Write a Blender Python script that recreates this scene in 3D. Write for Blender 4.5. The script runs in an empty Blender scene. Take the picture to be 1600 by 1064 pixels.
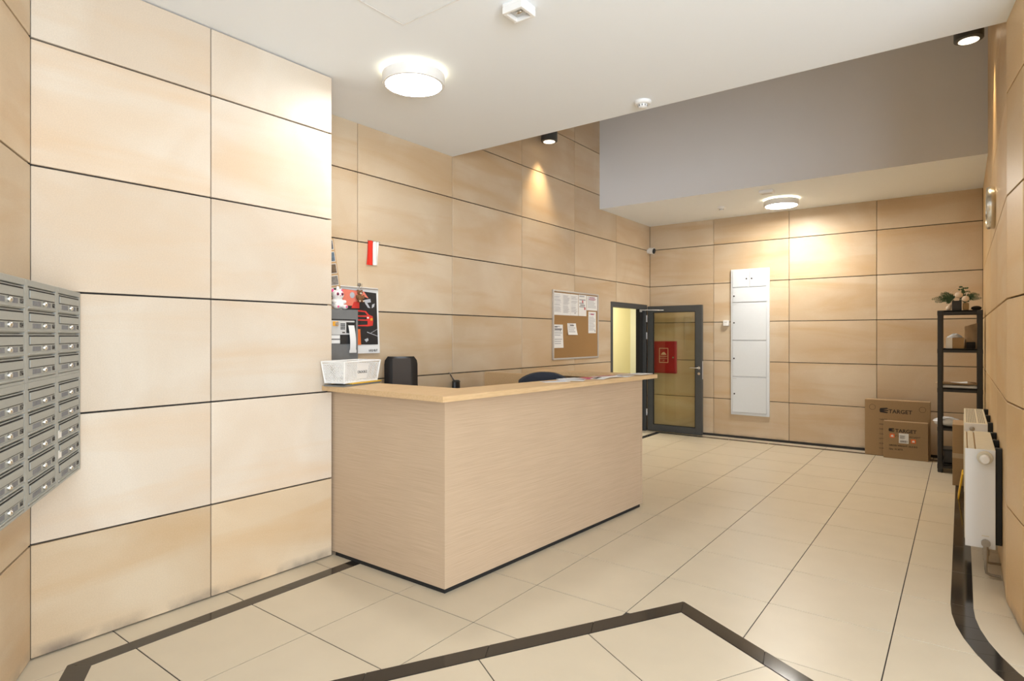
import bpy, bmesh, math, random
from mathutils import Vector, Matrix
random.seed(7)
S = bpy.context.scene
COL = S.collection
PI = math.pi
R = math.radians

# ------------------------------------------------------------------ camera
cam = bpy.data.objects.new('camera', bpy.data.cameras.new('camera'))
COL.objects.link(cam)
cam.location = (0, 0, 1.55)
cam.rotation_euler = (R(90), 0, R(36.93))
cam.data.sensor_width = 36
cam.data.lens = 935 / 1600 * 36
cam.data.shift_y = -7 / 1600
cam.data.clip_start = 0.05
S.camera = cam

# ------------------------------------------------------------------ light and exposure
S.view_settings.view_transform = 'Standard'
S.view_settings.look = 'None'
S.view_settings.gamma = 1
S.view_settings.use_curve_mapping = False
S.view_settings.exposure = 0.54
W = bpy.data.worlds.new('world'); S.world = W
W.use_nodes = True
W.node_tree.nodes['Background'].inputs[0].default_value = (0.86, 0.93, 1.0, 1)
W.node_tree.nodes['Background'].inputs[1].default_value = 1.2

def area(name, loc, target, sx, sy, power, colour):
    l = bpy.data.lights.new(name, 'AREA'); l.shape = 'RECTANGLE'; l.size = sx; l.size_y = sy
    l.energy = power; l.color = colour
    o = bpy.data.objects.new(name, l); COL.objects.link(o); o.location = loc
    o.rotation_euler = (Vector(target) - Vector(loc)).to_track_quat('-Z', 'Y').to_euler()
    return o

def spot(name, loc, target, power, colour, size, blend, radius=0.03):
    l = bpy.data.lights.new(name, 'SPOT'); l.energy = power; l.color = colour
    l.spot_size = R(size); l.spot_blend = blend; l.shadow_soft_size = radius
    o = bpy.data.objects.new(name, l); COL.objects.link(o); o.location = loc
    o.rotation_euler = (Vector(target) - Vector(loc)).to_track_quat('-Z', 'Y').to_euler()
    return o

# daylight through the glazed entrance front behind the camera
area('entrance_daylight', (3.1, -1.25, 1.55), (0.8, 4.0, 2.7), 3.7, 2.6, 330, (0.82, 0.91, 1.0))
LAMP_E, LAMP_FAR_E = 38.0, 112.0          # round ceiling lamps, near and far
LAMP_C = (1.0, 0.97, 0.93)
SPOT_P = 60
SPOT_C = (1.0, 0.74, 0.42)

# ------------------------------------------------------------------ materials
MATS = {}
def new_mat(name):
    m = bpy.data.materials.new(name); m.use_nodes = True
    return m, m.node_tree, m.node_tree.nodes['Principled BSDF']

def plain(name, col, rough=0.5, metal=0.0, noise=0.06, scale=40.0, bump=0.0, spec=0.5, coat=0.0):
    """colour with slight procedural mottling and optional fine relief"""
    m, t, b = new_mat(name)
    n = t.nodes.new('ShaderNodeTexNoise'); n.inputs['Scale'].default_value = scale; n.inputs['Detail'].default_value = 4
    tc = t.nodes.new('ShaderNodeTexCoord'); t.links.new(tc.outputs['Object'], n.inputs['Vector'])
    mx = t.nodes.new('ShaderNodeMix'); mx.data_type = 'RGBA'
    mx.inputs['A'].default_value = (*[c * (1 - noise) for c in col], 1)
    mx.inputs['B'].default_value = (*[min(1, c * (1 + noise)) for c in col], 1)
    t.links.new(n.outputs['Fac'], mx.inputs['Factor']); t.links.new(mx.outputs['Result'], b.inputs['Base Color'])
    b.inputs['Roughness'].default_value = rough; b.inputs['Metallic'].default_value = metal
    b.inputs['Specular IOR Level'].default_value = spec
    b.inputs['Coat Weight'].default_value = coat
    if bump:
        bp = t.nodes.new('ShaderNodeBump'); bp.inputs['Strength'].default_value = bump; bp.inputs['Distance'].default_value = 0.002
        t.links.new(n.outputs['Fac'], bp.inputs['Height']); t.links.new(bp.outputs['Normal'], b.inputs['Normal'])
    MATS[name] = m
    return m

def emit(name, col, strength):
    m, t, b = new_mat(name)
    b.inputs['Base Color'].default_value = (0.9, 0.9, 0.9, 1)
    b.inputs['Emission Color'].default_value = (*col, 1); b.inputs['Emission Strength'].default_value = strength
    MATS[name] = m
    return m

def stone(name, base, warm, pale, rough=0.38):
    """sandstone: soft ochre clouds and slanting bedding bands, different on every panel"""
    m, t, b = new_mat(name)
    L = t.links.new
    g = t.nodes.new('ShaderNodeNewGeometry'); oi = t.nodes.new('ShaderNodeObjectInfo')
    sc = t.nodes.new('ShaderNodeMath'); sc.operation = 'MULTIPLY'; sc.inputs[1].default_value = 37.0
    L(oi.outputs['Random'], sc.inputs[0])
    cx = t.nodes.new('ShaderNodeCombineXYZ'); L(sc.outputs[0], cx.inputs[0]); L(sc.outputs[0], cx.inputs[1]); L(sc.outputs[0], cx.inputs[2])
    ad = t.nodes.new('ShaderNodeVectorMath'); ad.operation = 'ADD'; L(g.outputs['Position'], ad.inputs[0]); L(cx.outputs[0], ad.inputs[1])
    n1 = t.nodes.new('ShaderNodeTexNoise'); n1.inputs['Scale'].default_value = 1.3; n1.inputs['Detail'].default_value = 5; n1.inputs['Roughness'].default_value = 0.5
    n1.inputs['Distortion'].default_value = 0.6
    L(ad.outputs[0], n1.inputs['Vector'])
    # slanted bands: rotate about both horizontal axes, stretch
    mp = t.nodes.new('ShaderNodeMapping'); mp.inputs['Rotation'].default_value = (R(38), R(30), 0); mp.inputs['Scale'].default_value = (0.5, 0.5, 3.2)
    L(ad.outputs[0], mp.inputs['Vector'])
    n2 = t.nodes.new('ShaderNodeTexNoise'); n2.inputs['Scale'].default_value = 1.1; n2.inputs['Detail'].default_value = 6; n2.inputs['Distortion'].default_value = 0.8
    L(mp.outputs[0], n2.inputs['Vector'])
    n3 = t.nodes.new('ShaderNodeTexNoise'); n3.inputs['Scale'].default_value = 160; n3.inputs['Detail'].default_value = 2
    L(g.outputs['Position'], n3.inputs['Vector'])
    r1 = t.nodes.new('ShaderNodeValToRGB'); r1.color_ramp.elements[0].position = 0.42; r1.color_ramp.elements[1].position = 0.66
    L(n1.outputs['Fac'], r1.inputs[0])
    r2 = t.nodes.new('ShaderNodeValToRGB'); r2.color_ramp.elements[0].position = 0.46; r2.color_ramp.elements[1].position = 0.72
    L(n2.outputs['Fac'], r2.inputs[0])
    m1 = t.nodes.new('ShaderNodeMix'); m1.data_type = 'RGBA'; m1.inputs['A'].default_value = (*base, 1); m1.inputs['B'].default_value = (*pale, 1)
    L(r1.outputs[0], m1.inputs['Factor'])
    m2 = t.nodes.new('ShaderNodeMix'); m2.data_type = 'RGBA'; m2.inputs['B'].default_value = (*warm, 1)
    L(m1.outputs['Result'], m2.inputs['A'])
    f2 = t.nodes.new('ShaderNodeMath'); f2.operation = 'MULTIPLY'; f2.inputs[1].default_value = 0.75; L(r2.outputs[0], f2.inputs[0]); L(f2.outputs[0], m2.inputs['Factor'])
    # each panel a shade of its own, plus sandy grain
    hv = t.nodes.new('ShaderNodeHueSaturation')
    mr = t.nodes.new('ShaderNodeMapRange'); mr.inputs['To Min'].default_value = 0.93; mr.inputs['To Max'].default_value = 1.05
    L(oi.outputs['Random'], mr.inputs['Value'])
    mg = t.nodes.new('ShaderNodeMapRange'); mg.inputs['To Min'].default_value = 0.90; mg.inputs['To Max'].default_value = 1.10
    L(n3.outputs['Fac'], mg.inputs['Value'])
    mu = t.nodes.new('ShaderNodeMath'); mu.operation = 'MULTIPLY'; L(mr.outputs[0], mu.inputs[0]); L(mg.outputs[0], mu.inputs[1])
    L(mu.outputs[0], hv.inputs['Value']); L(m2.outputs['Result'], hv.inputs['Color'])
    # scuffed dirt along the foot of the wall, patchy
    sp = t.nodes.new('ShaderNodeSeparateXYZ'); L(g.outputs['Position'], sp.inputs[0])
    n4 = t.nodes.new('ShaderNodeTexNoise'); n4.inputs['Scale'].default_value = 4.5; n4.inputs['Detail'].default_value = 5
    L(g.outputs['Position'], n4.inputs['Vector'])
    hz = t.nodes.new('ShaderNodeMapRange'); hz.inputs['From Min'].default_value = 0.075; hz.inputs['From Max'].default_value = 0.0; L(sp.outputs['Z'], hz.inputs['Value'])
    np_ = t.nodes.new('ShaderNodeMapRange'); np_.inputs['From Min'].default_value = 0.40; np_.inputs['From Max'].default_value = 0.68; L(n4.outputs['Fac'], np_.inputs['Value'])
    df_ = t.nodes.new('ShaderNodeMath'); df_.operation = 'MULTIPLY'; L(hz.outputs[0], df_.inputs[0]); L(np_.outputs[0], df_.inputs[1])
    dm = t.nodes.new('ShaderNodeMix'); dm.data_type = 'RGBA'; dm.inputs['B'].default_value = (0.12, 0.105, 0.10, 1)
    L(df_.outputs[0], dm.inputs['Factor']); L(hv.outputs[0], dm.inputs['A'])
    L(dm.outputs['Result'], b.inputs['Base Color'])
    b.inputs['Roughness'].default_value = rough; b.inputs['Specular IOR Level'].default_value = 0.35
    MATS[name] = m
    return m

def wood(name, c1, c2, sx=2.0, sy=2.0, sz=170.0, rough=0.45):
    """fine straight grain; the large scale factor runs across the grain"""
    m, t, b = new_mat(name); L = t.links.new
    tc = t.nodes.new('ShaderNodeTexCoord')
    mp = t.nodes.new('ShaderNodeMapping'); mp.inputs['Scale'].default_value = (sx, sy, sz); L(tc.outputs['Object'], mp.inputs['Vector'])
    n = t.nodes.new('ShaderNodeTexNoise'); n.inputs['Scale'].default_value = 1.6; n.inputs['Detail'].default_value = 6; n.inputs['Roughness'].default_value = 0.65
    L(mp.outputs[0], n.inputs['Vector'])
    n2 = t.nodes.new('ShaderNodeTexNoise'); n2.inputs['Scale'].default_value = 2.0; L(tc.outputs['Object'], n2.inputs['Vector'])
    r = t.nodes.new('ShaderNodeValToRGB'); r.color_ramp.elements[0].position = 0.36; r.color_ramp.elements[1].position = 0.62
    r.color_ramp.elements[0].color = (*c2, 1); r.color_ramp.elements[1].color = (*c1, 1)
    L(n.outputs['Fac'], r.inputs[0])
    hv = t.nodes.new('ShaderNodeHueSaturation'); L(r.outputs[0], hv.inputs['Color'])
    mr = t.nodes.new('ShaderNodeMapRange'); mr.inputs['To Min'].default_value = 0.93; mr.inputs['To Max'].default_value = 1.07
    L(n2.outputs['Fac'], mr.inputs['Value']); L(mr.outputs[0], hv.inputs['Value'])
    L(hv.outputs[0], b.inputs['Base Color']); b.inputs['Roughness'].default_value = rough
    b.inputs['Specular IOR Level'].default_value = 0.35
    MATS[name] = m
    return m

def tinted_glass(name, tint, gloss=0.10):
    m, t, b = new_mat(name); L = t.links.new
    tr = t.nodes.new('ShaderNodeBsdfTransparent'); tr.inputs[0].default_value = (*tint, 1)
    gl = t.nodes.new('ShaderNodeBsdfGlossy'); gl.inputs['Roughness'].default_value = 0.03
    mx = t.nodes.new('ShaderNodeMixShader'); mx.inputs[0].default_value = gloss
    L(tr.outputs[0], mx.inputs[1]); L(gl.outputs[0], mx.inputs[2])
    L(mx.outputs[0], t.nodes['Material Output'].inputs['Surface'])
    MATS[name] = m
    return m

STONE_DAYLIT = stone('daylit_sandstone', (0.655, 0.56, 0.455), (0.66, 0.50, 0.345), (0.71, 0.64, 0.55))  # daylight on the left wall is put into this paler stone colour
STONE_WARM = stone('ochre_sandstone', (0.70, 0.49, 0.26), (0.68, 0.44, 0.19), (0.73, 0.55, 0.33))
STONE = stone('sandstone', (0.60, 0.465, 0.315), (0.55, 0.365, 0.19), (0.665, 0.55, 0.405))
JOINT = plain('dark_joint', (0.035, 0.033, 0.032), 0.9)
GROUT = plain('dark_grout', (0.05, 0.042, 0.036), 0.9)
PAINT = plain('cooled_ceiling_paint', (0.90, 0.945, 1.0), 0.85, noise=0.010, scale=3)  # white tinted blue to offset the warm bounced light
DARKERTONE = plain('darker_ceiling_tone', (0.76, 0.77, 0.80), 0.85, noise=0.015, scale=3)  # a darker tone than the other ceilings
TILE = plain('cream_porcelain_tile', (0.64, 0.56, 0.43), 0.33, noise=0.05, scale=5, spec=0.32)
BLACKSTONE = plain('black_granite', (0.030, 0.026, 0.022), 0.10, noise=0.35, scale=260, spec=0.55)
OAK = wood('light_oak_laminate', (0.56, 0.425, 0.30), (0.475, 0.352, 0.24))
OAKTOP = wood('light_oak_top', (0.66, 0.465, 0.265), (0.58, 0.395, 0.21), 60, 3, 60)
BLACK = plain('black_plastic', (0.018, 0.018, 0.019), 0.42)
MATTEBLACK = plain('black_rubber', (0.010, 0.010, 0.010), 0.8)
LEATHER = plain('black_leather', (0.016, 0.015, 0.015), 0.36, bump=0.25, scale=90)
MESHCLOTH = plain('dark_brown_cloth', (0.062, 0.051, 0.044), 0.9, bump=0.4, scale=300)
NAVY = plain('navy_cloth', (0.022, 0.026, 0.038), 0.9, bump=0.4, scale=300)
BOXGREY = plain('grey_mailbox_steel', (0.36, 0.375, 0.36), 0.45, noise=0.05, scale=60, metal=0.15)
BOXGREY2 = plain('dark_grey_slots', (0.20, 0.20, 0.21), 0.6)
CHROME = plain('brushed_chrome', (0.74, 0.74, 0.72), 0.22, metal=1.0, noise=0.03)
WHITE = plain('white_plastic', (0.83, 0.83, 0.82), 0.4, noise=0.015)
OFFWHITE = plain('aged_white_enamel', (0.72, 0.67, 0.54), 0.45, noise=0.06, scale=14)
ENAMEL = plain('white_enamel', (0.82, 0.83, 0.84), 0.35, noise=0.02, scale=8)
CABWHITE = plain('white_cabinet_paint', (0.71, 0.75, 0.79), 0.45, noise=0.02)
ANTHRACITE = plain('anthracite_aluminium', (0.078, 0.082, 0.084), 0.42, metal=0.25)
CARD = plain('brown_cardboard', (0.34, 0.225, 0.115), 0.85, noise=0.08, scale=60)
CARDLIT = plain('lit_cardboard_top', (0.43, 0.29, 0.16), 0.85, noise=0.08, scale=60)  # brighter cardboard colour stands in for light on the box tops
KRAFT = plain('kraft_paper', (0.42, 0.29, 0.17), 0.85, noise=0.10, scale=30, bump=0.3)
TAPE = plain('packing_tape', (0.43, 0.33, 0.21), 0.3)
INK = plain('dark_ink', (0.025, 0.02, 0.018), 0.8)
GREYINK = plain('grey_print', (0.42, 0.42, 0.44), 0.8)
PAPER = plain('white_paper', (0.82, 0.82, 0.81), 0.8, noise=0.02)
CORK = plain('cork', (0.34, 0.195, 0.075), 0.95, noise=0.30, scale=220, bump=0.3)
ALU = plain('aluminium_frame', (0.62, 0.62, 0.63), 0.35, metal=0.7)
RED = plain('red_paint', (0.50, 0.012, 0.014), 0.4)
DARKRED = plain('dark_red_paint', (0.36, 0.008, 0.016), 0.4)
REDCLOTH = plain('red_cloth', (0.72, 0.030, 0.012), 0.85)
WHITECLOTH = plain('white_cloth', (0.80, 0.79, 0.76), 0.9)
ORANGE = plain('orange_print', (0.80, 0.16, 0.03), 0.6)
YELLOW = plain('yellow_plastic', (0.78, 0.47, 0.02), 0.5)
PINK = plain('pink_felt', (0.80, 0.10, 0.30), 0.9)
PLUSH = plain('white_plush', (0.84, 0.82, 0.80), 1.0, bump=0.8, scale=160, noise=0.04)
BEAR = plain('brown_plush', (0.20, 0.095, 0.040), 1.0, bump=0.8, scale=160, noise=0.2)
PANELGREY = plain('grey_panel_enamel', (0.175, 0.180, 0.182), 0.5)
PANELLIGHT = plain('light_grey_fascia', (0.58, 0.58, 0.57), 0.5)
AMBER = plain('amber_plastic', (0.83, 0.40, 0.04), 0.35)
SCREEN = plain('dark_display', (0.030, 0.032, 0.034), 0.2)
CREAM = plain('cream_wall_paint', (0.76, 0.70, 0.46), 0.85, noise=0.03, scale=3)
PALECREAM = plain('pale_wall_paint', (0.66, 0.66, 0.54), 0.85, noise=0.03, scale=3)
GLASS = tinted_glass('amber_door_glass', (0.91, 0.90, 0.80), 0.04)
CLEAR = tinted_glass('clear_lens', (0.93, 0.94, 0.95), 0.10)
LEAF = plain('dark_green_leaf', (0.035, 0.085, 0.035), 0.6, noise=0.3, scale=50)
PETAL = plain('cream_petal', (0.78, 0.64, 0.50), 0.8)
POLY = plain('white_polythene', (0.70, 0.73, 0.76), 0.25, noise=0.12, scale=18, bump=0.6)
DARKSTEEL = plain('dark_bracket_steel', (0.030, 0.033, 0.036), 0.5, metal=0.4)
PIPE = plain('dull_pipe_metal', (0.36, 0.33, 0.29), 0.35, metal=0.8)
LAMPFACE = emit('lit_lamp_diffuser', LAMP_C, LAMP_E)
LAMPFACE2 = emit('lit_lamp_diffuser_far', (1.0, 0.95, 0.86), LAMP_FAR_E)
LAMPGLOW = emit('lit_lamp_back_ring', (1.0, 0.86, 0.55), 7.0)
SPOTFACE = emit('lit_spot_lens', (1.0, 0.84, 0.62), 1.6)

# ------------------------------------------------------------------ mesh helpers
class MB:
    def __init__(self): self.bm = bmesh.new(); self.mi = 0
    def mat(self, i): self.mi = i; return self
    def _fin(self, verts):
        for f in {f for v in verts for f in v.link_faces}: f.material_index = self.mi
        return self
    def box(self, x0, x1, y0, y1, z0, z1, bev=0.0, seg=1, rot=None):
        r = bmesh.ops.create_cube(self.bm, size=1)
        vs = r['verts']
        for v in vs:
            v.co = Vector(((x0 + x1) / 2 + v.co.x * (x1 - x0), (y0 + y1) / 2 + v.co.y * (y1 - y0), (z0 + z1) / 2 + v.co.z * (z1 - z0)))
        if bev:
            es = list({e for v in vs for e in v.link_edges})
            g = bmesh.ops.bevel(self.bm, geom=es, offset=bev, segments=seg, profile=0.5, affect='EDGES')
            vs = list({v for v in g['verts']} | {v for v in vs if v.is_valid})
        if rot is not None:
            c = Vector(((x0 + x1) / 2, (y0 + y1) / 2, (z0 + z1) / 2))
            for v in vs: v.co = c + rot @ (v.co - c)
        return self._fin(vs)
    def prism(self, poly, a0, a1, axis='z'):
        """polygon extruded along axis; poly is (x,y) for z, (x,z) for y, (y,z) for x"""
        f = {'z': lambda p, a: (p[0], p[1], a), 'y': lambda p, a: (p[0], a, p[1]), 'x': lambda p, a: (a, p[0], p[1])}[axis]
        n = len(poly)
        lo = [self.bm.verts.new(f(p, a0)) for p in poly]; hi = [self.bm.verts.new(f(p, a1)) for p in poly]
        fs = [self.bm.faces.new(lo), self.bm.faces.new(hi)]
        for i in range(n): fs.append(self.bm.faces.new((lo[i], lo[(i + 1) % n], hi[(i + 1) % n], hi[i])))
        bmesh.ops.recalc_face_normals(self.bm, faces=fs)
        for q in fs: q.material_index = self.mi
        return self
    def cyl(self, p0, p1, r0, r1=None, seg=16):
        r1 = r0 if r1 is None else r1
        p0 = Vector(p0); p1 = Vector(p1); d = p1 - p0
        r = bmesh.ops.create_cone(self.bm, cap_ends=True, segments=seg, radius1=r0, radius2=max(r1, 1e-5), depth=d.length)
        q = d.to_track_quat('Z', 'Y').to_matrix()
        for v in r['verts']: v.co = (p0 + p1) / 2 + q @ v.co
        return self._fin(r['verts'])
    def lathe(self, prof, c=(0, 0, 0), axis='z', seg=32):
        """profile [(r, h)...] spun about an axis through c"""
        c = Vector(c); rings = []
        for r, h in prof:
            ring = []
            for k in range(seg):
                a = 2 * PI * k / seg
                p = {'z': (r * math.cos(a), r * math.sin(a), h), 'y': (r * math.cos(a), h, r * math.sin(a)), 'x': (h, r * math.cos(a), r * math.sin(a))}[axis]
                ring.append(self.bm.verts.new(c + Vector(p)))
            rings.append(ring)
        fs = []
        for a, b in zip(rings, rings[1:]):
            for k in range(seg): fs.append(self.bm.faces.new((a[k], a[(k + 1) % seg], b[(k + 1) % seg], b[k])))
        fs.append(self.bm.faces.new(rings[0])); fs.append(self.bm.faces.new(rings[-1]))
        bmesh.ops.recalc_face_normals(self.bm, faces=fs)
        for f in fs: f.material_index = self.mi
        return self
    def ball(self, c, rx, ry=None, rz=None, sub=2, rot=None):
        ry = rx if ry is None else ry; rz = rx if rz is None else rz
        r = bmesh.ops.create_icosphere(self.bm, subdivisions=sub, radius=1)
        for v in r['verts']:
            p = Vector((v.co.x * rx, v.co.y * ry, v.co.z * rz))
            if rot is not None: p = rot @ p
            v.co = Vector(c) + p
        return self._fin(r['verts'])
    def tube(self, pts, r, seg=8):
        pts = [Vector(p) for p in pts]; rings = []
        up = Vector((0.13, 0.21, 0.97))
        for i, p in enumerate(pts):
            d = (pts[min(i + 1, len(pts) - 1)] - pts[max(i - 1, 0)]).normalized()
            a = d.cross(up)
            if a.length < 0.1: a = d.cross(Vector((1, 0, 0)))
            a.normalize(); b = d.cross(a)
            rings.append([self.bm.verts.new(p + (a * math.cos(2 * PI * k / seg) + b * math.sin(2 * PI * k / seg)) * r) for k in range(seg)])
        fs = []
        for u, w in zip(rings, rings[1:]):
            for k in range(seg): fs.append(self.bm.faces.new((u[k], u[(k + 1) % seg], w[(k + 1) % seg], w[k])))
        fs.append(self.bm.faces.new(rings[0])); fs.append(self.bm.faces.new(rings[-1]))
        bmesh.ops.recalc_face_normals(self.bm, faces=fs)
        for f in fs: f.material_index = self.mi
        return self
    def grid(self, fn, nu, nv, thick=0.0):
        """surface fn(u,v) -> point, optionally given a thickness along its normal"""
        vs = [[self.bm.verts.new(fn(i / nu, j / nv)) for j in range(nv + 1)] for i in range(nu + 1)]
        fs = []
        for i in range(nu):
            for j in range(nv): fs.append(self.bm.faces.new((vs[i][j], vs[i + 1][j], vs[i + 1][j + 1], vs[i][j + 1])))
        for f in fs: f.material_index = self.mi
        if thick:
            bmesh.ops.recalc_face_normals(self.bm, faces=fs)
            r = bmesh.ops.solidify(self.bm, geom=fs, thickness=thick)
            for f in r['geom']:
                if isinstance(f, bmesh.types.BMFace): f.material_index = self.mi
        return self
    def mesh(self, mats, smooth=False, angle=40):
        me = bpy.data.meshes.new('mesh'); self.bm.to_mesh(me); self.bm.free()
        for m in (mats if isinstance(mats, (list, tuple)) else [mats]): me.materials.append(m)
        if smooth:
            me.polygons.foreach_set('use_smooth', [True] * len(me.polygons)); me.set_sharp_from_angle(angle=R(angle))
        return me
    def build(self, name, mats, parent=None, smooth=False, angle=40):
        return put(name, self.mesh(mats, smooth, angle), parent)

def put(name, me, parent=None, loc=None, rot=None):
    me.name = name
    o = bpy.data.objects.new(name, me); COL.objects.link(o)
    if parent: o.parent = parent
    if loc is not None: o.location = loc
    if rot is not None: o.rotation_euler = rot
    return o

def tag(o, label, cat, group=None):
    o['label'] = label; o['category'] = cat
    if group: o['group'] = group
    return o

def thing(name, label, cat, loc=(0, 0, 0), rz=0.0, group=None):
    o = bpy.data.objects.new(name, None); COL.objects.link(o)
    o.empty_display_size = 0.05; o.location = loc; o.rotation_euler = (0, 0, rz)
    return tag(o, label, cat, group)

def struct(o, label=None):
    o['kind'] = 'structure'
    if label: o['label'] = label
    return o

def clone(o, parent=None):
    c = o.copy(); COL.objects.link(c)
    if parent: c.parent = parent
    for ch in list(o.children): clone(ch, c)
    return c

TXT = {}
def text_mesh(s, size, mat, depth=0.0006, align='CENTER', bold=0.0):
    """lettering standing in the x-z plane, facing -y, centred on the origin"""
    cu = bpy.data.curves.new('lettering', 'FONT'); cu.body = s; cu.size = size; cu.extrude = depth
    cu.align_x = align; cu.align_y = 'CENTER'; cu.resolution_u = 3; cu.offset = bold
    ob = bpy.data.objects.new('lettering', cu); COL.objects.link(ob)
    bpy.context.view_layer.update()
    me = bpy.data.meshes.new_from_object(ob.evaluated_get(bpy.context.evaluated_depsgraph_get()))
    bpy.data.objects.remove(ob); bpy.data.curves.remove(cu)
    me.transform(Matrix.Rotation(R(90), 4, 'X'))
    me.materials.clear(); me.materials.append(mat)
    return me

def remeshed(mb, voxel, mats):
    """one continuous skin over overlapping lumps"""
    me = mb.mesh(mats)
    ob = bpy.data.objects.new('lump', me); COL.objects.link(ob)
    md = ob.modifiers.new('r', 'REMESH'); md.mode = 'VOXEL'; md.voxel_size = voxel
    sm = ob.modifiers.new('s', 'SMOOTH'); sm.iterations = 4
    bpy.context.view_layer.update()
    out = bpy.data.meshes.new_from_object(ob.evaluated_get(bpy.context.evaluated_depsgraph_get()))
    bpy.data.objects.remove(ob)
    out.materials.clear()
    for m in (mats if isinstance(mats, (list, tuple)) else [mats]): out.materials.append(m)
    out.polygons.foreach_set('use_smooth', [True] * len(out.polygons))
    return out

# ------------------------------------------------------------------ the room
XL, XA, XR, YB = -3.55, -4.144, 0.208, 9.33      # left wall, alcove wall, right wall, back wall
YP0, YP1 = 0.90, 2.61                             # left wall from / to
YS, YD = 4.505, 7.60                              # end of low ceiling, start of the drop ceiling
ZC, ZD, ZH = 3.375, 3.365, 4.75                   # low ceiling, drop ceiling, high ceiling
TH = 0.022                                        # stone thickness
GAP, GAPV = 0.0048, 0.0030

PANEL_CACHE = {}
def panel_mesh(w, h, mat):
    """one stone slab, centred; face towards -y at y=0"""
    k = (round(w, 3), round(h, 3), mat.name)
    if k not in PANEL_CACHE:
        PANEL_CACHE[k] = MB().box(-w / 2, w / 2, 0, TH, -h / 2, h / 2, bev=0.002).mesh(mat)
    return PANEL_CACHE[k]

def clad(wall, p0, u, us, zs, rz, hole=None, mat=None, low=None):
    """slabs on a wall: p0 base point, u unit direction along it, breaks us / zs"""
    for a, b in zip(us, us[1:]):
        for z0, z1 in zip(zs, zs[1:]):
            w = b - a - 2 * GAPV; h = z1 - z0 - 2 * GAP
            if hole:
                h0, h1, hz = hole
                if a >= h0 and b <= h1 and z1 <= hz: continue
                A, B, Z0, Z1 = a + GAPV, b - GAPV, z0 + GAP, z1 - GAP
                if B > h0 and A < h1 and Z0 < hz:
                    # slab cut round the doorway: outline in (u, z)
                    if A < h0:
                        pts = [(A, Z0), (h0, Z0), (h0, min(hz, Z1)), (B, hz), (B, Z1), (A, Z1)] if Z1 > hz else [(A, Z0), (h0, Z0), (h0, Z1), (A, Z1)]
                    elif B > h1:
                        pts = [(A, hz), (h1, hz), (h1, Z0), (B, Z0), (B, Z1), (A, Z1)] if Z1 > hz else [(h1, Z0), (B, Z0), (B, Z1), (h1, Z1)]
                    else:
                        pts = [(A, hz), (B, hz), (B, Z1), (A, Z1)]
                    cx = sum(p[0] for p in pts) / len(pts)
                    me = MB().prism([(p[0] - cx, p[1]) for p in pts], 0, TH, 'y').mesh(STONE)
                    o = put('stone_panel', me, wall, (p0[0] + u[0] * cx, p0[1] + u[1] * cx, 0), (0, 0, rz))
                    continue
            c = (a + b) / 2
            put('stone_panel', panel_mesh(w, h, (low if low and z0 < 0.1 else mat) or STONE), wall, (p0[0] + u[0] * c, p0[1] + u[1] * c, (z0 + z1) / 2), (0, 0, rz))

ROWS = [0.004, 0.551, 1.160, 1.768, 2.368, 2.974]
# left wall: the block of masonry beside the desk
w = struct(MB().box(-4.30, XL - TH, YP0 - 0.02, YP1 - TH, 0, ZC).build('wall_left', JOINT), 'sandstone wall left of the reception desk, daylight paleness in its colour')
clad(w, (XL, 0), (0, 1), [YP0, 1.76, YP1], ROWS + [ZC - 0.002], R(90), mat=STONE_DAYLIT, low=STONE)
clad(w, (0, YP1), (1, 0), [XA, XL], ROWS + [ZC - 0.002], R(180))
# slabs of the return face look towards +y
# wall that carries the mailboxes, running diagonally past the camera
DM = (0.871, -0.491); NM = (0.491, 0.871); CM = (-3.545, 0.90)
RZM = math.atan2(0.491, -0.871)
mb = MB()
def mpt(t, n): return (CM[0] + DM[0] * t + NM[0] * n, CM[1] + DM[1] * t + NM[1] * n)
mb.prism([mpt(-0.35, -TH), mpt(4.55, -TH), mpt(4.55, -0.2), mpt(-0.35, -0.2)], 0, ZC)
w = struct(mb.build('wall_front', JOINT), 'sandstone wall behind the grey mailboxes')
clad(w, CM, DM, [0.0, 0.95, 1.95, 2.95, 3.75, 4.55], ROWS + [ZC - 0.002], RZM)
# alcove wall behind the desk, with the doorway near its far end
HOLE = (7.935, 9.215, 2.062)
mb = MB()
mb.box(XA - 0.2, XA - TH, YP1 - TH, HOLE[0], 0, ZH).box(XA - 0.2, XA - TH, HOLE[0], HOLE[1], HOLE[2], ZH).box(XA - 0.2, XA - TH, HOLE[1], YB + 0.2, 0, ZH)
w = struct(mb.build('wall_alcove', JOINT), 'sandstone wall behind the reception desk')
ROWA = [0.004, 0.565, 1.170, 1.766, 2.362, 2.957, 3.565, 4.155, ZH]
clad(w, (XA, 0), (0, 1), [YP1, 3.31, 4.505, 5.706, 6.911, 8.119, YB], ROWA, R(90), HOLE)
# back wall
w = struct(MB().box(XA - TH, XR + 0.3, YB + TH, YB + 0.2, 0, ZH).build('wall_back', JOINT), 'far sandstone wall with the cabinet')
clad(w, (0, YB), (1, 0), [XA, -3.088, -1.997, -0.909, XR], [0.03, 0.585, 1.168, 1.766, 2.364, 2.967, ZD + 0.02], 0)
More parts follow.
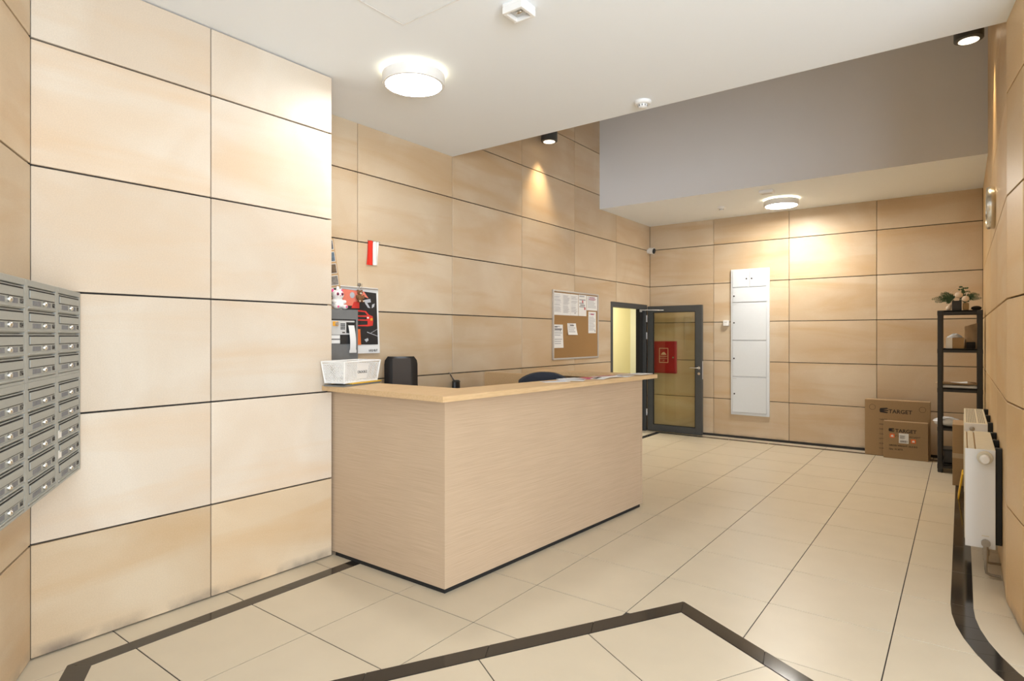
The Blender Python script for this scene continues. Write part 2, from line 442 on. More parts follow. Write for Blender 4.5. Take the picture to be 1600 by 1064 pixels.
# right wall, then its curved end made of narrow slabs
w = struct(MB().box(XR + TH, XR + 0.2, 4.5, YB + 0.2, 0, ZH).build('wall_right', JOINT), 'sandstone wall above the radiators')
clad(w, (XR, 0), (0, -1), [-YB, -8.119, -6.911, -5.706, -4.5], ROWA, R(-90), mat=STONE_WARM)
RC = 2.0; CC = (XR + RC, 4.5)
arc = [(CC[0] - RC * math.cos(R(12.3 * k)), CC[1] - RC * math.sin(R(12.3 * k))) for k in range(8)]
mb = MB()
outer = [(CC[0] - (RC - 0.2) * math.cos(R(12.3 * k)), CC[1] - (RC - 0.2) * math.sin(R(12.3 * k))) for k in range(8)]
inner = [(CC[0] - (RC - TH - 0.004) * math.cos(R(12.3 * k)), CC[1] - (RC - TH - 0.004) * math.sin(R(12.3 * k))) for k in range(8)]
mb.prism(inner + outer[::-1], 0, ZH)
w = struct(mb.build('wall_curved', JOINT), 'curved sandstone wall end at the right edge')
for k in range(7):
    a, b = arc[k], arc[k + 1]
    L_ = math.hypot(b[0] - a[0], b[1] - a[1]); u = ((b[0] - a[0]) / L_, (b[1] - a[1]) / L_)
    clad(w, a, u, [-GAPV * 0.6, L_ + GAPV * 0.6], ROWA, math.atan2(u[1], u[0]), mat=STONE_WARM)
# wall of the entrance lobby beyond the curve, and the glazed front (both out of view)
struct(MB().box(arc[-1][0], 5.0, arc[-1][1], arc[-1][1] + 0.2, 0, ZC).box(5.0, 5.2, -1.5, arc[-1][1] + 0.2, 0, ZC).build('wall_lobby', STONE))
mb = MB()
E0, E1 = mpt(4.55, 0), (5.0, mpt(4.55, 0)[1])
dx, dy = E1[0] - E0[0], E1[1] - E0[1]
for f in (0, 0.2, 0.4, 0.6, 0.8, 1.0): mb.cyl((E0[0] + dx * f, E0[1] + dy * f, 0), (E0[0] + dx * f, E0[1] + dy * f, ZC), 0.04, seg=8)
for z in (0.05, 2.2, ZC - 0.05): mb.cyl((*E0, z), (*E1, z), 0.03, seg=8)
struct(mb.build('window_1', ANTHRACITE), 'glazed entrance front')

# ceilings: low slab, high part over the gap, drop ceiling at the back
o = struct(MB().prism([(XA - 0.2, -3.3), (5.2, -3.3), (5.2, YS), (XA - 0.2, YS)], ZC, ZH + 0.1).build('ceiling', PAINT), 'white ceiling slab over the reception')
hb = MB().box(-2.609, -2.003, 1.805, 2.413, ZC - 0.0035, ZC + 0.01, bev=0.0015)
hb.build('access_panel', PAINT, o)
fr = MB()
for x0, x1, y0, y1 in ((-2.617, -2.611, 1.797, 2.421), (-2.001, -1.995, 1.797, 2.421), (-2.611, -2.001, 2.415, 2.421), (-2.611, -2.001, 1.797, 1.803)):
    fr.box(x0, x1, y0, y1, ZC - 0.005, ZC + 0.01)
fr.build('access_panel_frame', WHITE, o)
struct(MB().box(XA - 0.2, XR + 0.25, YS, YD + 0.02, ZH, ZH + 0.1).build('ceiling_high', DARKERTONE), 'high ceiling above the gap')
o = struct(MB().box(XA, XR, YD, YB + 0.2, ZD, ZH).build('ceiling_drop', [PAINT, DARKERTONE]), 'lowered ceiling at the back with darker front face')
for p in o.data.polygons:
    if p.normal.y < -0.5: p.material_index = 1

# room beyond the open doorway
mb = MB()
mb.box(-5.36, -5.21, 6.5, 10.8, 0, 2.7)
struct(mb.build('wall_corridor', CREAM), 'yellow wall beyond the open door')
struct(MB().box(-5.36, XA - 0.2, 10.8, 10.95, 0, 2.7).build('wall_corridor_end', PALECREAM), 'pale wall beyond the open door')
struct(MB().box(-5.36, XA - 0.2, 6.4, 6.5, 0, 2.7).build('wall_corridor_near', CREAM))
struct(MB().box(XA - 0.202, XA - 0.19, YB + 0.2, 10.95, 0, 2.7).build('wall_corridor_side', CREAM))
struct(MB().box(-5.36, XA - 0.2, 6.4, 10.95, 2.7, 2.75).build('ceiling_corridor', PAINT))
struct(MB().box(-5.36, XA - 0.0, 6.4, 10.95, -0.05, -0.001).build('floor_corridor', TILE))
area('corridor_lamp', (-4.75, 9.3, 2.65), (-4.75, 9.3, 0), 0.5, 0.5, 30, (1.0, 0.94, 0.80))

# ------------------------------------------------------------------ floor: tiles and black inlay
fl = struct(MB().prism([(-4.4, YB + 0.2), (-4.4, -3.3), (5.2, -3.3), (5.2, YB + 0.2)], -0.06, -0.003).build('floor', GROUT), 'cream tiled floor with black inlay bands')
def clip(poly, nx, ny, d):
    """keep nx*x+ny*y >= d"""
    out = []
    for i in range(len(poly)):
        p, q = poly[i], poly[(i + 1) % len(poly)]
        a = nx * p[0] + ny * p[1] - d; b = nx * q[0] + ny * q[1] - d
        if a >= 0: out.append(p)
        if (a >= 0) != (b >= 0):
            t = a / (a - b); out.append((p[0] + (q[0] - p[0]) * t, p[1] + (q[1] - p[1]) * t))
    return out
def parea(p): return abs(sum(p[i][0] * p[(i + 1) % len(p)][1] - p[(i + 1) % len(p)][0] * p[i][1] for i in range(len(p)))) / 2 if len(p) > 2 else 0
QC = (-1.298, 3.393); E1v = (-0.488, -0.873); E2v = (0.873, -0.488)
q1 = QC[0] * E1v[0] + QC[1] * E1v[1]; q2 = QC[0] * E2v[0] + QC[1] * E2v[1]
g = 0.0030; P = 0.6085
TW = 0.098                                    # inlay width
def tile(polys):
    mb = MB(); any_ = False
    for p in polys:
        if parea(p) > 0.0006: mb.prism(p, -0.004, 0.0); any_ = True
    if any_: mb.build('floor_tile', TILE, fl)
for i in range(-7, 3):
    for j in range(-6, 10):
        x0, y0 = -0.289 + i * P, 3.676 + j * P * 0.995
        x1, y1 = x0 + P, y0 + P * 0.995
        gy = 0.0034
        sq = [(x0 + g, y0 + gy), (x1 - g, y0 + gy), (x1 - g, y1 - gy), (x0 + g, y1 - gy)]
        sq = clip(sq, 1, 0, XA - 0.1); sq = clip(sq, 0, -1, -YB) if sq else sq
        if not sq: continue
        # outside the quadrant: e1<=q1, or e1>q1 and e2<=q2 (each piece convex)
        A = clip(sq, -E1v[0], -E1v[1], -q1)
        B = clip(clip(sq, E1v[0], E1v[1], q1), -E2v[0], -E2v[1], -q2)
        B = clip(B, NM[0], NM[1], CM[0] * NM[0] + CM[1] * NM[1] - 0.1) if B else B
        tile([A, B])
# slanting field inside the band; its joints lie a tile apart from the band's corner
def qpt(a, b): return (QC[0] + E1v[0] * a + E2v[0] * b, QC[1] + E1v[1] * a + E2v[1] * b)
SA = [TW + g] + [0.705 + P * k for k in range(5)]
for ia in range(5):
    for ib in range(6):
        SB = [TW + g] + [0.700 + P * k for k in range(6)]
        a0, a1, b0, b1 = SA[ia] + g, SA[ia + 1] - g, SB[ib] + g, SB[ib + 1] - g
        pl = [qpt(a0, b0), qpt(a1, b0), qpt(a1, b1), qpt(a0, b1)]
        pl = clip(pl, NM[0], NM[1], CM[0] * NM[0] + CM[1] * NM[1] - 0.02)
        if pl: tile([pl])
mb = MB()                                     # rest of the lobby floor, behind and right of the camera
mb.prism([qpt(0.0, 4.4), qpt(3.1, 4.4), qpt(3.1, 7.5), qpt(0.0, 7.5)], -0.004, -0.0005)
mb.prism([(1.54, 0.6), (5.0, 0.6), (5.0, 2.5), (1.54, 2.5)], -0.004, -0.001)
o = mb.build('lobby_tile_field', TILE, fl); o['kind'] = 'stuff'
# bands of the slanting frame
BZ = 0.0
def band(poly, z=0.0012): MB().prism(poly, -0.004, z).build('inlay_band', BLACKSTONE, fl)
def band_run(f0, f1, n):
    for k in range(n): band([f0(k / n + 0.0006), f0((k + 1) / n - 0.0006), f1((k + 1) / n - 0.0006), f1(k / n + 0.0006)])
lerp = lambda a, b: (lambda t: (a[0] + (b[0] - a[0]) * t, a[1] + (b[1] - a[1]) * t))
band_run(lerp(qpt(0, 0), qpt(3.05, 0)), lerp(qpt(TW, TW), qpt(3.05, TW)), 5)
band_run(lerp(qpt(0, 0), qpt(0, 3.6)), lerp(qpt(TW, TW), qpt(TW, 3.6)), 6)
# band along the left wall, turning along the mailbox wall; then along alcove, back and right walls
band_run(lerp((-3.363, 0.993), (-3.363, 3.2)), lerp((-3.273, 1.062), (-3.273, 3.2)), 4)
tv = lambda p, s: (p[0] + DM[0] * s, p[1] + DM[1] * s)
band_run(lerp((-3.363, 0.993), tv((-3.363, 0.993), 3.0)), lerp((-3.273, 1.062), tv((-3.273, 1.062), 3.0)), 5)
band_run(lerp((-3.945, 3.2), (-3.945, 9.15)), lerp((-3.855, 3.2), (-3.855, 9.06)), 10)
band_run(lerp((-3.945, 9.15), (0.05, 9.15)), lerp((-3.855, 9.06), (-0.05, 9.06)), 7)
band_run(lerp((-0.052, 9.06), (-0.052, 4.3)), lerp((0.053, 9.15), (0.053, 4.3)), 8)
ra, rb = 1.76, 1.655
ca = (1.708, 4.3)
fa = lambda t: (ca[0] - ra * math.cos(t * R(80)), ca[1] - ra * math.sin(t * R(80)))
fb = lambda t: (ca[0] - rb * math.cos(t * R(80)), ca[1] - rb * math.sin(t * R(80)))
band_run(fa, fb, 16)

# low dark skirting line at the foot of the back wall
struct(MB().box(XA, XR, YB - 0.004, YB + 0.01, 0, 0.028).build('baseboard_back', JOINT))

# ------------------------------------------------------------------ mailboxes
COLW, ROWH, DEP = 0.395, 0.0897, 0.180
def mailbox_door_meshes():
    w, h = COLW - 0.038, ROWH - 0.006
    d = MB().box(0, w, -0.011, 0, 0.0, h, bev=0.0015)
    d.box(0.004, w - 0.004, -0.016, -0.010, 0.004, 0.011, bev=0.001)
    flap = MB().box(0.022, w - 0.016, -0.015, -0.009, h - 0.040, h - 0.010, bev=0.0015)
    slot = MB().box(0.018, w - 0.012, -0.0118, -0.008, h - 0.0095, h - 0.004).box(0.018, w - 0.012, -0.0116, -0.008, h - 0.043, h - 0.0405).box(0.018, 0.0205, -0.0116, -0.008, h - 0.043, h - 0.004)
    vents = MB()
    for k in range(9): vents.box(0.060 + k * 0.0115, 0.0665 + k * 0.0115, -0.0125, -0.009, 0.017, 0.036)
    for k in range(5): vents.box(0.236 + k * 0.0115, 0.2425 + k * 0.0115, -0.0125, -0.009, 0.017, 0.036)
    lock = MB().lathe([(0.0, -0.011), (0.011, -0.011), (0.011, -0.018), (0.008, -0.022), (0.003, -0.0235), (0.0, -0.0235)], (0.198, 0, 0.028), 'y', 14)
    return d.mesh(BOXGREY), flap.mesh(BOXGREY), slot.mesh(MATTEBLACK), vents.mesh(BOXGREY2), lock.mesh(CHROME, True)
MD = mailbox_door_meshes()
BODY = {}
def bank(name, label, t_left, z0, rows, first):
    """a bank of letter boxes; t_left is its left edge measured along the wall"""
    x, y = mpt(t_left, 0)
    root = thing('mailbox_bank', label, 'mailbox', (x, y, z0), RZM, 'grey mailbox banks on the diagonal wall')
    h = rows * ROWH + 0.037
    b = MB()
    b.box(0, COLW, -DEP + 0.016, -0.001, 0, h)
    b.box(0, 0.019, -DEP, -DEP + 0.018, 0, h, bev=0.002).box(COLW - 0.019, COLW, -DEP, -DEP + 0.018, 0, h, bev=0.002)
    b.box(0.019, COLW - 0.019, -DEP, -DEP + 0.018, h - 0.025, h, bev=0.002).box(0.019, COLW - 0.019, -DEP, -DEP + 0.018, 0, 0.012, bev=0.002)
    b.build('body', BOXGREY, root)
    for r in range(rows):
        zr = 0.013 + (rows - 1 - r) * ROWH
        d = put('mailbox_door', MD[0], root, (0.019, -DEP + 0.013, zr))
        put('flap', MD[1], d); put('letter_slot', MD[2], d); put('vent_slots', MD[3], d)['kind'] = 'stuff'; put('lock', MD[4], d)
        put('box_number', text_mesh(str(first + r), 0.026, INK, 0.0006), d, (0.328, -0.0118, 0.027))
        if rows == 5 and first >= 170 and r in (2, 3):
            MB().box(0.006, 0.052, -0.0125, -0.010, 0.018, 0.052).build('paper_sticker', PAPER, d)
    return root
T0 = [1.105, 0.710, 0.315]
ZLOW = 0.885; ZUP = ZLOW + 5 * ROWH + 0.037
NM_ = ['leftmost', 'middle', 'rightmost']
for c, t in enumerate(T0):
    bank('mailbox_bank', ['upper bank of four grey mailboxes, leftmost column cut by the frame', 'upper bank of four grey mailboxes in the middle column', 'upper bank of four grey mailboxes nearest the desk'][c], t, ZUP, 4, 153 + 9 * c)
    bank('mailbox_bank', ['lower bank of five grey mailboxes, leftmost column cut by the frame', 'lower bank of five grey mailboxes in the middle column', 'lower bank of five grey mailboxes with two white stickers'][c], t, ZLOW, 5, 157 + 9 * c)

# ------------------------------------------------------------------ reception desk
dk = thing('reception_desk', 'large light oak reception desk with thick wraparound counter', 'desk', (-2.5, 2.65, 0))
def rel(pts, o=(-2.5, 2.65)): return [(p[0] - o[0], p[1] - o[1]) for p in pts]
ZT0, ZT1 = 1.172, 1.205
A, B, Cc = (-2.475, 2.622), (-2.322, 5.06), (-3.545, 2.622)
MB().prism(rel([A, B, (B[0] - 0.03, B[1]), (A[0] - 0.03, A[1] + 0.02)]), 0.032, ZT0).build('front_panel', OAK, dk)
MB().prism(rel([A, (A[0] - 0.03, A[1] + 0.03), (Cc[0] - 0.5, Cc[1] + 0.03), (Cc[0] - 0.5, Cc[1])]), 0.032, ZT0 - 0.001).build('side_panel', OAK, dk)
MB().prism(rel([B, (B[0] - 1.05, B[1] + 0.06), (B[0] - 1.05, B[1] + 0.03), (B[0] - 0.0, B[1] - 0.03)]), 0.032, ZT0 - 0.001).build('end_panel', OAK, dk)
top = [(-3.546, 2.525), (-2.354, 2.479), (-2.187, 5.085), (-3.45, 5.15), (-3.45, 4.885), (-2.50, 4.81), (-2.66, 2.94), (-4.12, 2.90), (-4.12, 2.635), (-3.546, 2.635)]
MB().prism(rel(top), ZT0, ZT1).build('countertop', OAKTOP, dk)
MB().prism(rel([(A[0] - 0.012, A[1] + 0.012), (B[0] - 0.015, B[1] - 0.02), (B[0] - 0.06, B[1] - 0.02), (A[0] - 0.06, A[1] + 0.06), (-3.54, A[1] + 0.06), (-3.54, A[1] + 0.012)]), 0.0, 0.032).build('plinth', MATTEBLACK, dk)
for p, q in (((0.18, 2.4), 0), ((0.06, 1.0), 0), ((-0.35, 0.03), 0)):
    pass
MB().box(-4.10 + 2.5, -3.46 + 2.5, 4.965 - 2.65, 4.99 - 2.65, 0.08, 1.165, bev=0.002).build('swing_gate', OAKTOP, dk)
MB().box(-3.4 + 2.5, -2.56 + 2.5, 3.02 - 2.65, 3.0 - 2.65 + 0.35, 0.72, 0.745).build('lower_worktop', OAKTOP, dk)
MB().box(-0.2, -0.12, 0.3, 0.7, 0.0, 0.72).build('worktop_support', OAK, dk)

# ------------------------------------------------------------------ swivel chairs behind the desk
def star_base(root):
    b = MB()
    for k in range(5):
        a = 2 * PI * k / 5 + 0.3
        b.tube([(0, 0, 0.12), (0.15 * math.cos(a), 0.15 * math.sin(a), 0.105), (0.29 * math.cos(a), 0.29 * math.sin(a), 0.075)], 0.017, 8)
    b.build('star_base', BLACK, root, True)
    for k in range(5):
        a = 2 * PI * k / 5 + 0.3
        x, y = 0.29 * math.cos(a), 0.29 * math.sin(a)
        MB().cyl((x - 0.02 * math.sin(a), y + 0.02 * math.cos(a), 0.03), (x + 0.02 * math.sin(a), y - 0.02 * math.cos(a), 0.03), 0.03, seg=14).cyl((x, y, 0.03), (x, y, 0.08), 0.008, seg=8).build('caster', BLACK, root, True)
    MB().cyl((0, 0, 0.10), (0, 0, 0.44), 0.026, seg=14).build('gas_column', BLACK, root, True)

def arms(root):
    for s in (-1, 1):
        MB().tube([(s * 0.25, 0.0, 0.45), (s * 0.29, 0.02, 0.56), (s * 0.29, 0.0, 0.68)], 0.015, 8).box(s * 0.29 - 0.03, s * 0.29 + 0.03, -0.14, 0.12, 0.68, 0.71, bev=0.012, seg=2).build('armrest', BLACK, root, True)

ch = thing('office_chair', 'black leather swivel chair with high back, left behind the desk', 'chair', (-3.715, 3.445, 0), R(52))
star_base(ch); arms(ch)
MB().box(-0.24, 0.24, -0.24, 0.22, 0.43, 0.52, bev=0.04, seg=3).build('seat', LEATHER, ch, True)
def backw(z):                                  # half width of the leather back
    return 0.225 if z < 0.95 else (0.225 - (z - 0.95) / 0.15 * 0.08 if z < 1.10 else 0.145)
def bk(u, v):
    z = 0.52 + v * 0.85; hw = backw(z)
    if v > 0.93: hw -= 0.03 * ((v - 0.93) / 0.07) ** 2
    x = (u * 2 - 1) * hw
    return (x, 0.22 + 0.10 * v - 0.035 * (1 - abs(u * 2 - 1) ** 3), z)
MB().grid(bk, 12, 24, 0.055).build('backrest', LEATHER, ch, True, 60)
MB().grid(lambda u, v: ((u * 2 - 1) * 0.078, 0.262 + 0.055 * v - 0.05, 1.08 + v * 0.275), 4, 6, 0.03).build('back_insert', MESHCLOTH, ch, True)
MB().box(-0.03, 0.03, 0.16, 0.26, 0.44, 0.60, bev=0.01).build('back_bracket', BLACK, ch)

ch = thing('office_chair', 'navy cloth swivel chair with low rounded back behind the leaflets', 'chair', (-2.92, 4.36, 0), R(213))
star_base(ch)
MB().box(-0.23, 0.23, -0.23, 0.21, 0.44, 0.52, bev=0.04, seg=3).build('seat', NAVY, ch, True)
def bk2(u, v):
    s_ = u * 2 - 1
    zt = 1.245 - 0.07 * abs(s_) ** 2.5
    z = 0.72 + (zt - 0.72) * v
    return (s_ * (0.215 - 0.02 * (2 * v - 1) ** 2), 0.24 - 0.03 * (1 - s_ * s_) + 0.05 * v, z)
MB().grid(bk2, 14, 12, 0.05).build('backrest', NAVY, ch, True, 60)
MB().box(-0.03, 0.03, 0.17, 0.30, 0.45, 0.49, bev=0.005).box(-0.03, 0.03, 0.285, 0.31, 0.45, 0.85, bev=0.005).build('back_bracket', BLACK, ch)

# ------------------------------------------------------------------ things on the counter
def lattice(mb, q, nu, nv, wd, th):
    """crossing diagonal bars over the quad q (p00,p10,p11,p01)"""
    q = [Vector(p) for p in q]
    P_ = lambda u, v: (q[0] * (1 - u) + q[1] * u) * (1 - v) + (q[3] * (1 - u) + q[2] * u) * v
    nrm = (q[1] - q[0]).cross(q[3] - q[0]).normalized() * th
    def bar(a, b):
        p0, p1 = P_(*a), P_(*b); d = (p1 - p0)
        if d.length < 1e-4: return
        sd = d.normalized().cross(nrm.normalized()) * wd / 2
        vs = [mb.bm.verts.new(p) for p in (p0 - sd - nrm, p1 - sd - nrm, p1 + sd - nrm, p0 + sd - nrm, p0 - sd + nrm, p1 - sd + nrm, p1 + sd + nrm, p0 + sd + nrm)]
        for f in ((0, 1, 2, 3), (7, 6, 5, 4), (0, 4, 5, 1), (1, 5, 6, 2), (2, 6, 7, 3), (3, 7, 4, 0)): mb.bm.faces.new([vs[i] for i in f])
    s = nv / nu                               # slope so that the lozenges stay regular
    k = -nv
    while k < nu:
        u0 = k / nu; u1 = (k + nv) / nu
        a = (max(u0, 0), max(0, (0 - u0) / (u1 - u0))); b = (min(u1, 1), min(1, (1 - u0) / (u1 - u0)))
        if b[0] > a[0]:
            bar(a, b); bar((a[0], 1 - a[1]), (b[0], 1 - b[1]))
        k += 1

bx = thing('plastic_basket', 'white lattice plastic basket on the left end of the counter', 'basket', (-3.352, 2.562, 1.229), R(14))
# local: near corner at origin, x to the left end is -x, long side along +y
bw, bl, bh = 0.160, 0.37, 0.148; tp = 0.018
def bq(x, y, z):                               # tapered position
    f = z / bh
    return (x + (tp if x > -bw / 2 else -tp) * f, y + (-tp if y < bl / 2 else tp) * f, z)
MB().box(-bw, 0, 0, bl, 0, 0.004).build('base', WHITE, bx)
corn = [(0, 0), (0, bl), (-bw, bl), (-bw, 0)]
rim = MB()
rim.tube([bq(x, y, bh) for x, y in corn + corn[:1]], 0.006, 8)
rim.tube([bq(x, y, bh - 0.014) for x, y in corn + corn[:1]], 0.003, 6)
rim.build('rim', WHITE, bx, True)
wl = MB()
for i in range(4):
    a, b = corn[i], corn[(i + 1) % 4]
    lp = lambda t: (a[0] + (b[0] - a[0]) * t, a[1] + (b[1] - a[1]) * t)
    segs = [(0.0, 0.36, 7), (0.64, 1.0, 7)] if i in (0, 2) else [(0.04, 0.96, 8)]
    for s0, s1, n in segs:
        A_, B_ = lp(s0), lp(s1)
        lattice(wl, [bq(*A_, 0.012), bq(*B_, 0.012), bq(*B_, bh - 0.016), bq(*A_, bh - 0.016)], n, 6, 0.0042, 0.0012)
    if i in (0, 2):
        A_, B_ = lp(0.36), lp(0.64)
        lattice(wl, [bq(*A_, 0.012), bq(*B_, 0.012), bq(*B_, 0.03), bq(*A_, 0.03)], 6, 1, 0.004, 0.0012)
for x, y in corn: wl.tube([bq(x, y, 0.0), bq(x, y, bh)], 0.006, 6)
wl.tube([(x, y, 0.006) for x, y in corn + corn[:1]], 0.007, 6)
wl.build('lattice_walls', WHITE, bx)
pq = MB()
for i in (0, 2):
    a, b = corn[i], corn[(i + 1) % 4]
    y0, y1 = a[1] + (b[1] - a[1]) * 0.36, a[1] + (b[1] - a[1]) * 0.64
    v = [bq(a[0], y0, 0.026), bq(a[0], y1, 0.026), bq(a[0], y1, bh - 0.012), bq(a[0], y0, bh - 0.012)]
    o_ = 0.0015
    vs = [pq.bm.verts.new((p[0] - o_, p[1], p[2])) for p in v] + [pq.bm.verts.new((p[0] + o_, p[1], p[2])) for p in v]
    for f in ((0, 1, 2, 3), (7, 6, 5, 4), (0, 4, 5, 1), (1, 5, 6, 2), (2, 6, 7, 3), (3, 7, 4, 0)): pq.bm.faces.new([vs[k] for k in f])
bmesh.ops.recalc_face_normals(pq.bm, faces=pq.bm.faces[:])
plq = pq.build('plaque', WHITE, bx); plq['kind'] = 'stuff'
tx = put('lettering', text_mesh('CKOCKZ', 0.026, INK, 0.0006), plq, (0.0125, bl * 0.5, 0.072), (R(-7), 0, R(90)))
# papers under the basket
MB().box(-0.155, 0.02, -0.015, 0.39, 0.0005, 0.009, bev=0.001).build('folder_sheets', PANELGREY, tag(
    (lambda e: e)(thing('document_folder', 'dark grey document folder lying under the white basket', 'folder', (-3.345, 2.552, ZT1), R(14))), 'dark grey document folder lying under the white basket', 'folder'))
nb = thing('notebook', 'yellow-edged notebook lying on the grey folder under the basket', 'notebook', (-3.352, 2.56, ZT1 + 0.0095), R(14))
MB().box(-0.12, 0.022, 0.06, 0.40, 0.0, 0.004).build('cover', PANELGREY, nb); MB().box(-0.119, 0.0235, 0.061, 0.402, 0.004, 0.010).build('pages', YELLOW, nb)
# notebook is thin: the basket stands on it
bx.location.z = ZT1 + 0.0200

def leaflet(label, x, y, rz, w, h, mats, lift, print_=True):
    t = thing('leaflet', label, 'leaflet', (x, y, ZT1 + lift), rz, 'leaflets on the counter')
    MB().box(-w / 2, w / 2, -h / 2, h / 2, 0.0003, 0.0022).build('sheet', mats[0], t)
    if print_:
        m = MB().box(-w / 2 + 0.008, w / 2 - 0.008, h * 0.05, h / 2 - 0.012, 0.0022, 0.0026)
        m.build('cover_print', mats[1], t)
BLUE = plain('blue_print', (0.08, 0.12, 0.35), 0.5); MAGENTA = plain('magenta_print', (0.45, 0.03, 0.14), 0.5); TEAL = plain('pale_print', (0.50, 0.52, 0.56), 0.5)
lf = [('white leaflet with dark blue print, nearest end of the counter pile', -2.45, 3.80, 60, .21, .10, (PAPER, BLUE)),
      ('white folded leaflet with grey print beside the blue one', -2.42, 3.98, 20, .21, .12, (PAPER, GREYINK)),
      ('grey brochure with white border under the folded leaflet', -2.47, 4.07, 75, .20, .14, (TEAL, PAPER)),
      ('magenta brochure at the inner edge of the counter', -2.44, 4.26, 95, .21, .14, (MAGENTA, RED)),
      ('black and white leaflet in the middle of the row', -2.34, 4.30, 105, .21, .11, (PAPER, INK)),
      ('red covered magazine after the black and white leaflet', -2.37, 4.50, 80, .24, .17, (PAPER, DARKRED)),
      ('blue covered magazine next to the red one', -2.33, 4.68, 100, .22, .15, (PAPER, BLUE)),
      ('tan paper sheet near the far counter end', -2.35, 4.83, 60, .21, .15, (KRAFT, PAPER)),
      ('white booklet at the far corner of the counter', -2.30, 4.97, 85, .20, .14, (PAPER, TEAL))]
for k, (lb, x, y, a, w_, h_, mt) in enumerate(lf): leaflet(lb, x, y, R(a), w_, h_, mt, 0.0002 + (k % 3) * 0.0028)

# ------------------------------------------------------------------ on the alcove wall (built facing -y, turned 90 degrees)
def on_alcove(name, label, cat, y, z, off=0.0, group=None): return thing(name, label, cat, (XA + off, y, z), R(90), group)

# notice board and its sheets
Y0, Y1, Z0, Z1 = 6.355, 7.535, 1.245, 2.140
nbd = on_alcove('notice_board', 'cork notice board with aluminium frame on the alcove wall', 'notice board', (Y0 + Y1) / 2, Z0)
hw, hh = (Y1 - Y0) / 2, Z1 - Z0
MB().box(-hw + 0.01, hw - 0.01, -0.014, -0.001, 0.01, hh - 0.01).build('cork_panel', CORK, nbd)
fr = MB()
fr.box(-hw, hw, -0.022, -0.001, 0, 0.022, bev=0.004, seg=2).box(-hw, hw, -0.022, -0.001, hh - 0.022, hh, bev=0.004, seg=2)
fr.box(-hw, -hw + 0.022, -0.022, -0.001, 0.02, hh - 0.02, bev=0.004, seg=2).box(hw - 0.022, hw, -0.022, -0.001, 0.02, hh - 0.02, bev=0.004, seg=2)
fr.build('frame', ALU, nbd)
def sheet(label, y0, y1, z0, z1, lines, lift=0.0, extra=None, curl=0.0):
    t = on_alcove('notice_sheet', label, 'paper', (y0 + y1) / 2, z0, 0.0152 + lift, 'sheets on the notice board')
    w_, h_ = (y1 - y0), z1 - z0
    MB().grid(lambda u, v: ((u - .5) * w_ + curl * (1 - v) * u * 0.5, -0.001 - abs(curl) * 0.3 * (1 - v) ** 2, v * h_), 4, 6, 0.0006).build('paper', PAPER, t)
    pr = MB()
    for k in range(lines):
        z = h_ * (0.90 - 0.82 * k / max(lines, 1)); wl_ = w_ * random.uniform(0.55, 0.84)
        if random.random() < 0.12: continue
        pr.box(-w_ * 0.42, -w_ * 0.42 + wl_, -0.0022 - abs(curl) * 0.3 * (1 - z / h_) ** 2, -0.0012 - abs(curl) * 0.3 * (1 - z / h_) ** 2, z, z + h_ * 0.30 / max(lines, 1))
    pr.build('printed_lines', GREYINK, t)
    if extra:
        for (x0, x1, a0, a1, m) in extra: MB().box(x0 * w_, x1 * w_, -0.0024, -0.0012, a0 * h_, a1 * h_).build('printed_mark', m, t)
sheet('first densely printed white sheet at the top left of the board', 6.372, 6.578, 1.820, 2.105, 26)
sheet('second densely printed white sheet along the board top', 6.580, 6.778, 1.820, 2.104, 26)
sheet('third printed white sheet along the top with a small dark stamp', 6.780, 6.977, 1.821, 2.104, 22, extra=[(0.05, 0.10, 0.08, 0.15, INK)])
sheet('white sheet with two small red pictures on the board', 6.988, 7.195, 1.822, 2.108, 5, extra=[(-0.06, 0.06, 0.62, 0.74, RED), (0.22, 0.36, 0.30, 0.42, RED), (-0.3, 0.3, 0.50, 0.53, INK)])
sheet('white sheet with purple heading at the top right of the board', 7.205, 7.500, 1.905, 2.104, 8, extra=[(-0.25, 0.25, 0.86, 0.90, MAGENTA), (-0.32, 0.32, 0.74, 0.78, MAGENTA)])
sheet('narrow printed white sheet hanging at the right of the board', 7.250, 7.465, 1.590, 1.888, 16, extra=[(-0.22, 0.22, 0.86, 0.90, MAGENTA), (0.32, 0.40, 0.08, 0.13, INK)])
sheet('small handwritten white note with curled corner in the middle of the board', 6.700, 6.915, 1.565, 1.718, 5, curl=0.05, extra=[(-0.2, 0.25, 0.80, 0.86, INK), (-0.4, 0.3, 0.56, 0.63, INK), (-0.36, 0.38, 0.42, 0.48, INK)])
sheet('tall white letter with loose lower edge at the left of the board', 6.372, 6.585, 1.398, 1.697, 9, curl=0.02, extra=[(-0.4, -0.1, 0.88, 0.91, INK), (-0.4, 0.38, 0.78, 0.81, INK), (-0.4, 0.3, 0.72, 0.75, INK)])

# red and white flag hanging from the joint
fg = on_alcove('hanging_flag', 'small red and white flag hanging above the calendar', 'flag', 3.46, 2.17, 0.0)
wave = lambda u: 0.006 * math.sin(u * 9)
MB().grid(lambda u, v: (-0.052 - 0.012 * (1 - v) + u * 0.062, -0.012 - wave(u + v * .3), v * 0.215), 6, 6, 0.0015).build('red_half', REDCLOTH, fg, True)
MB().grid(lambda u, v: (0.010 - 0.012 * (1 - v) + u * 0.056, -0.012 - wave(u + 0.9 + v * .3) - 0.004 * u, v * 0.207 + 0.004), 6, 6, 0.0015).build('white_half', WHITECLOTH, fg, True)
MB().cyl((-0.05, -0.012, 0.214), (0.085, -0.012, 0.212), 0.003, seg=8).cyl((0.0, -0.012, 0.213), (0.0, 0.002, 0.213), 0.003, seg=8).build('hanging_rod', PIPE, fg)

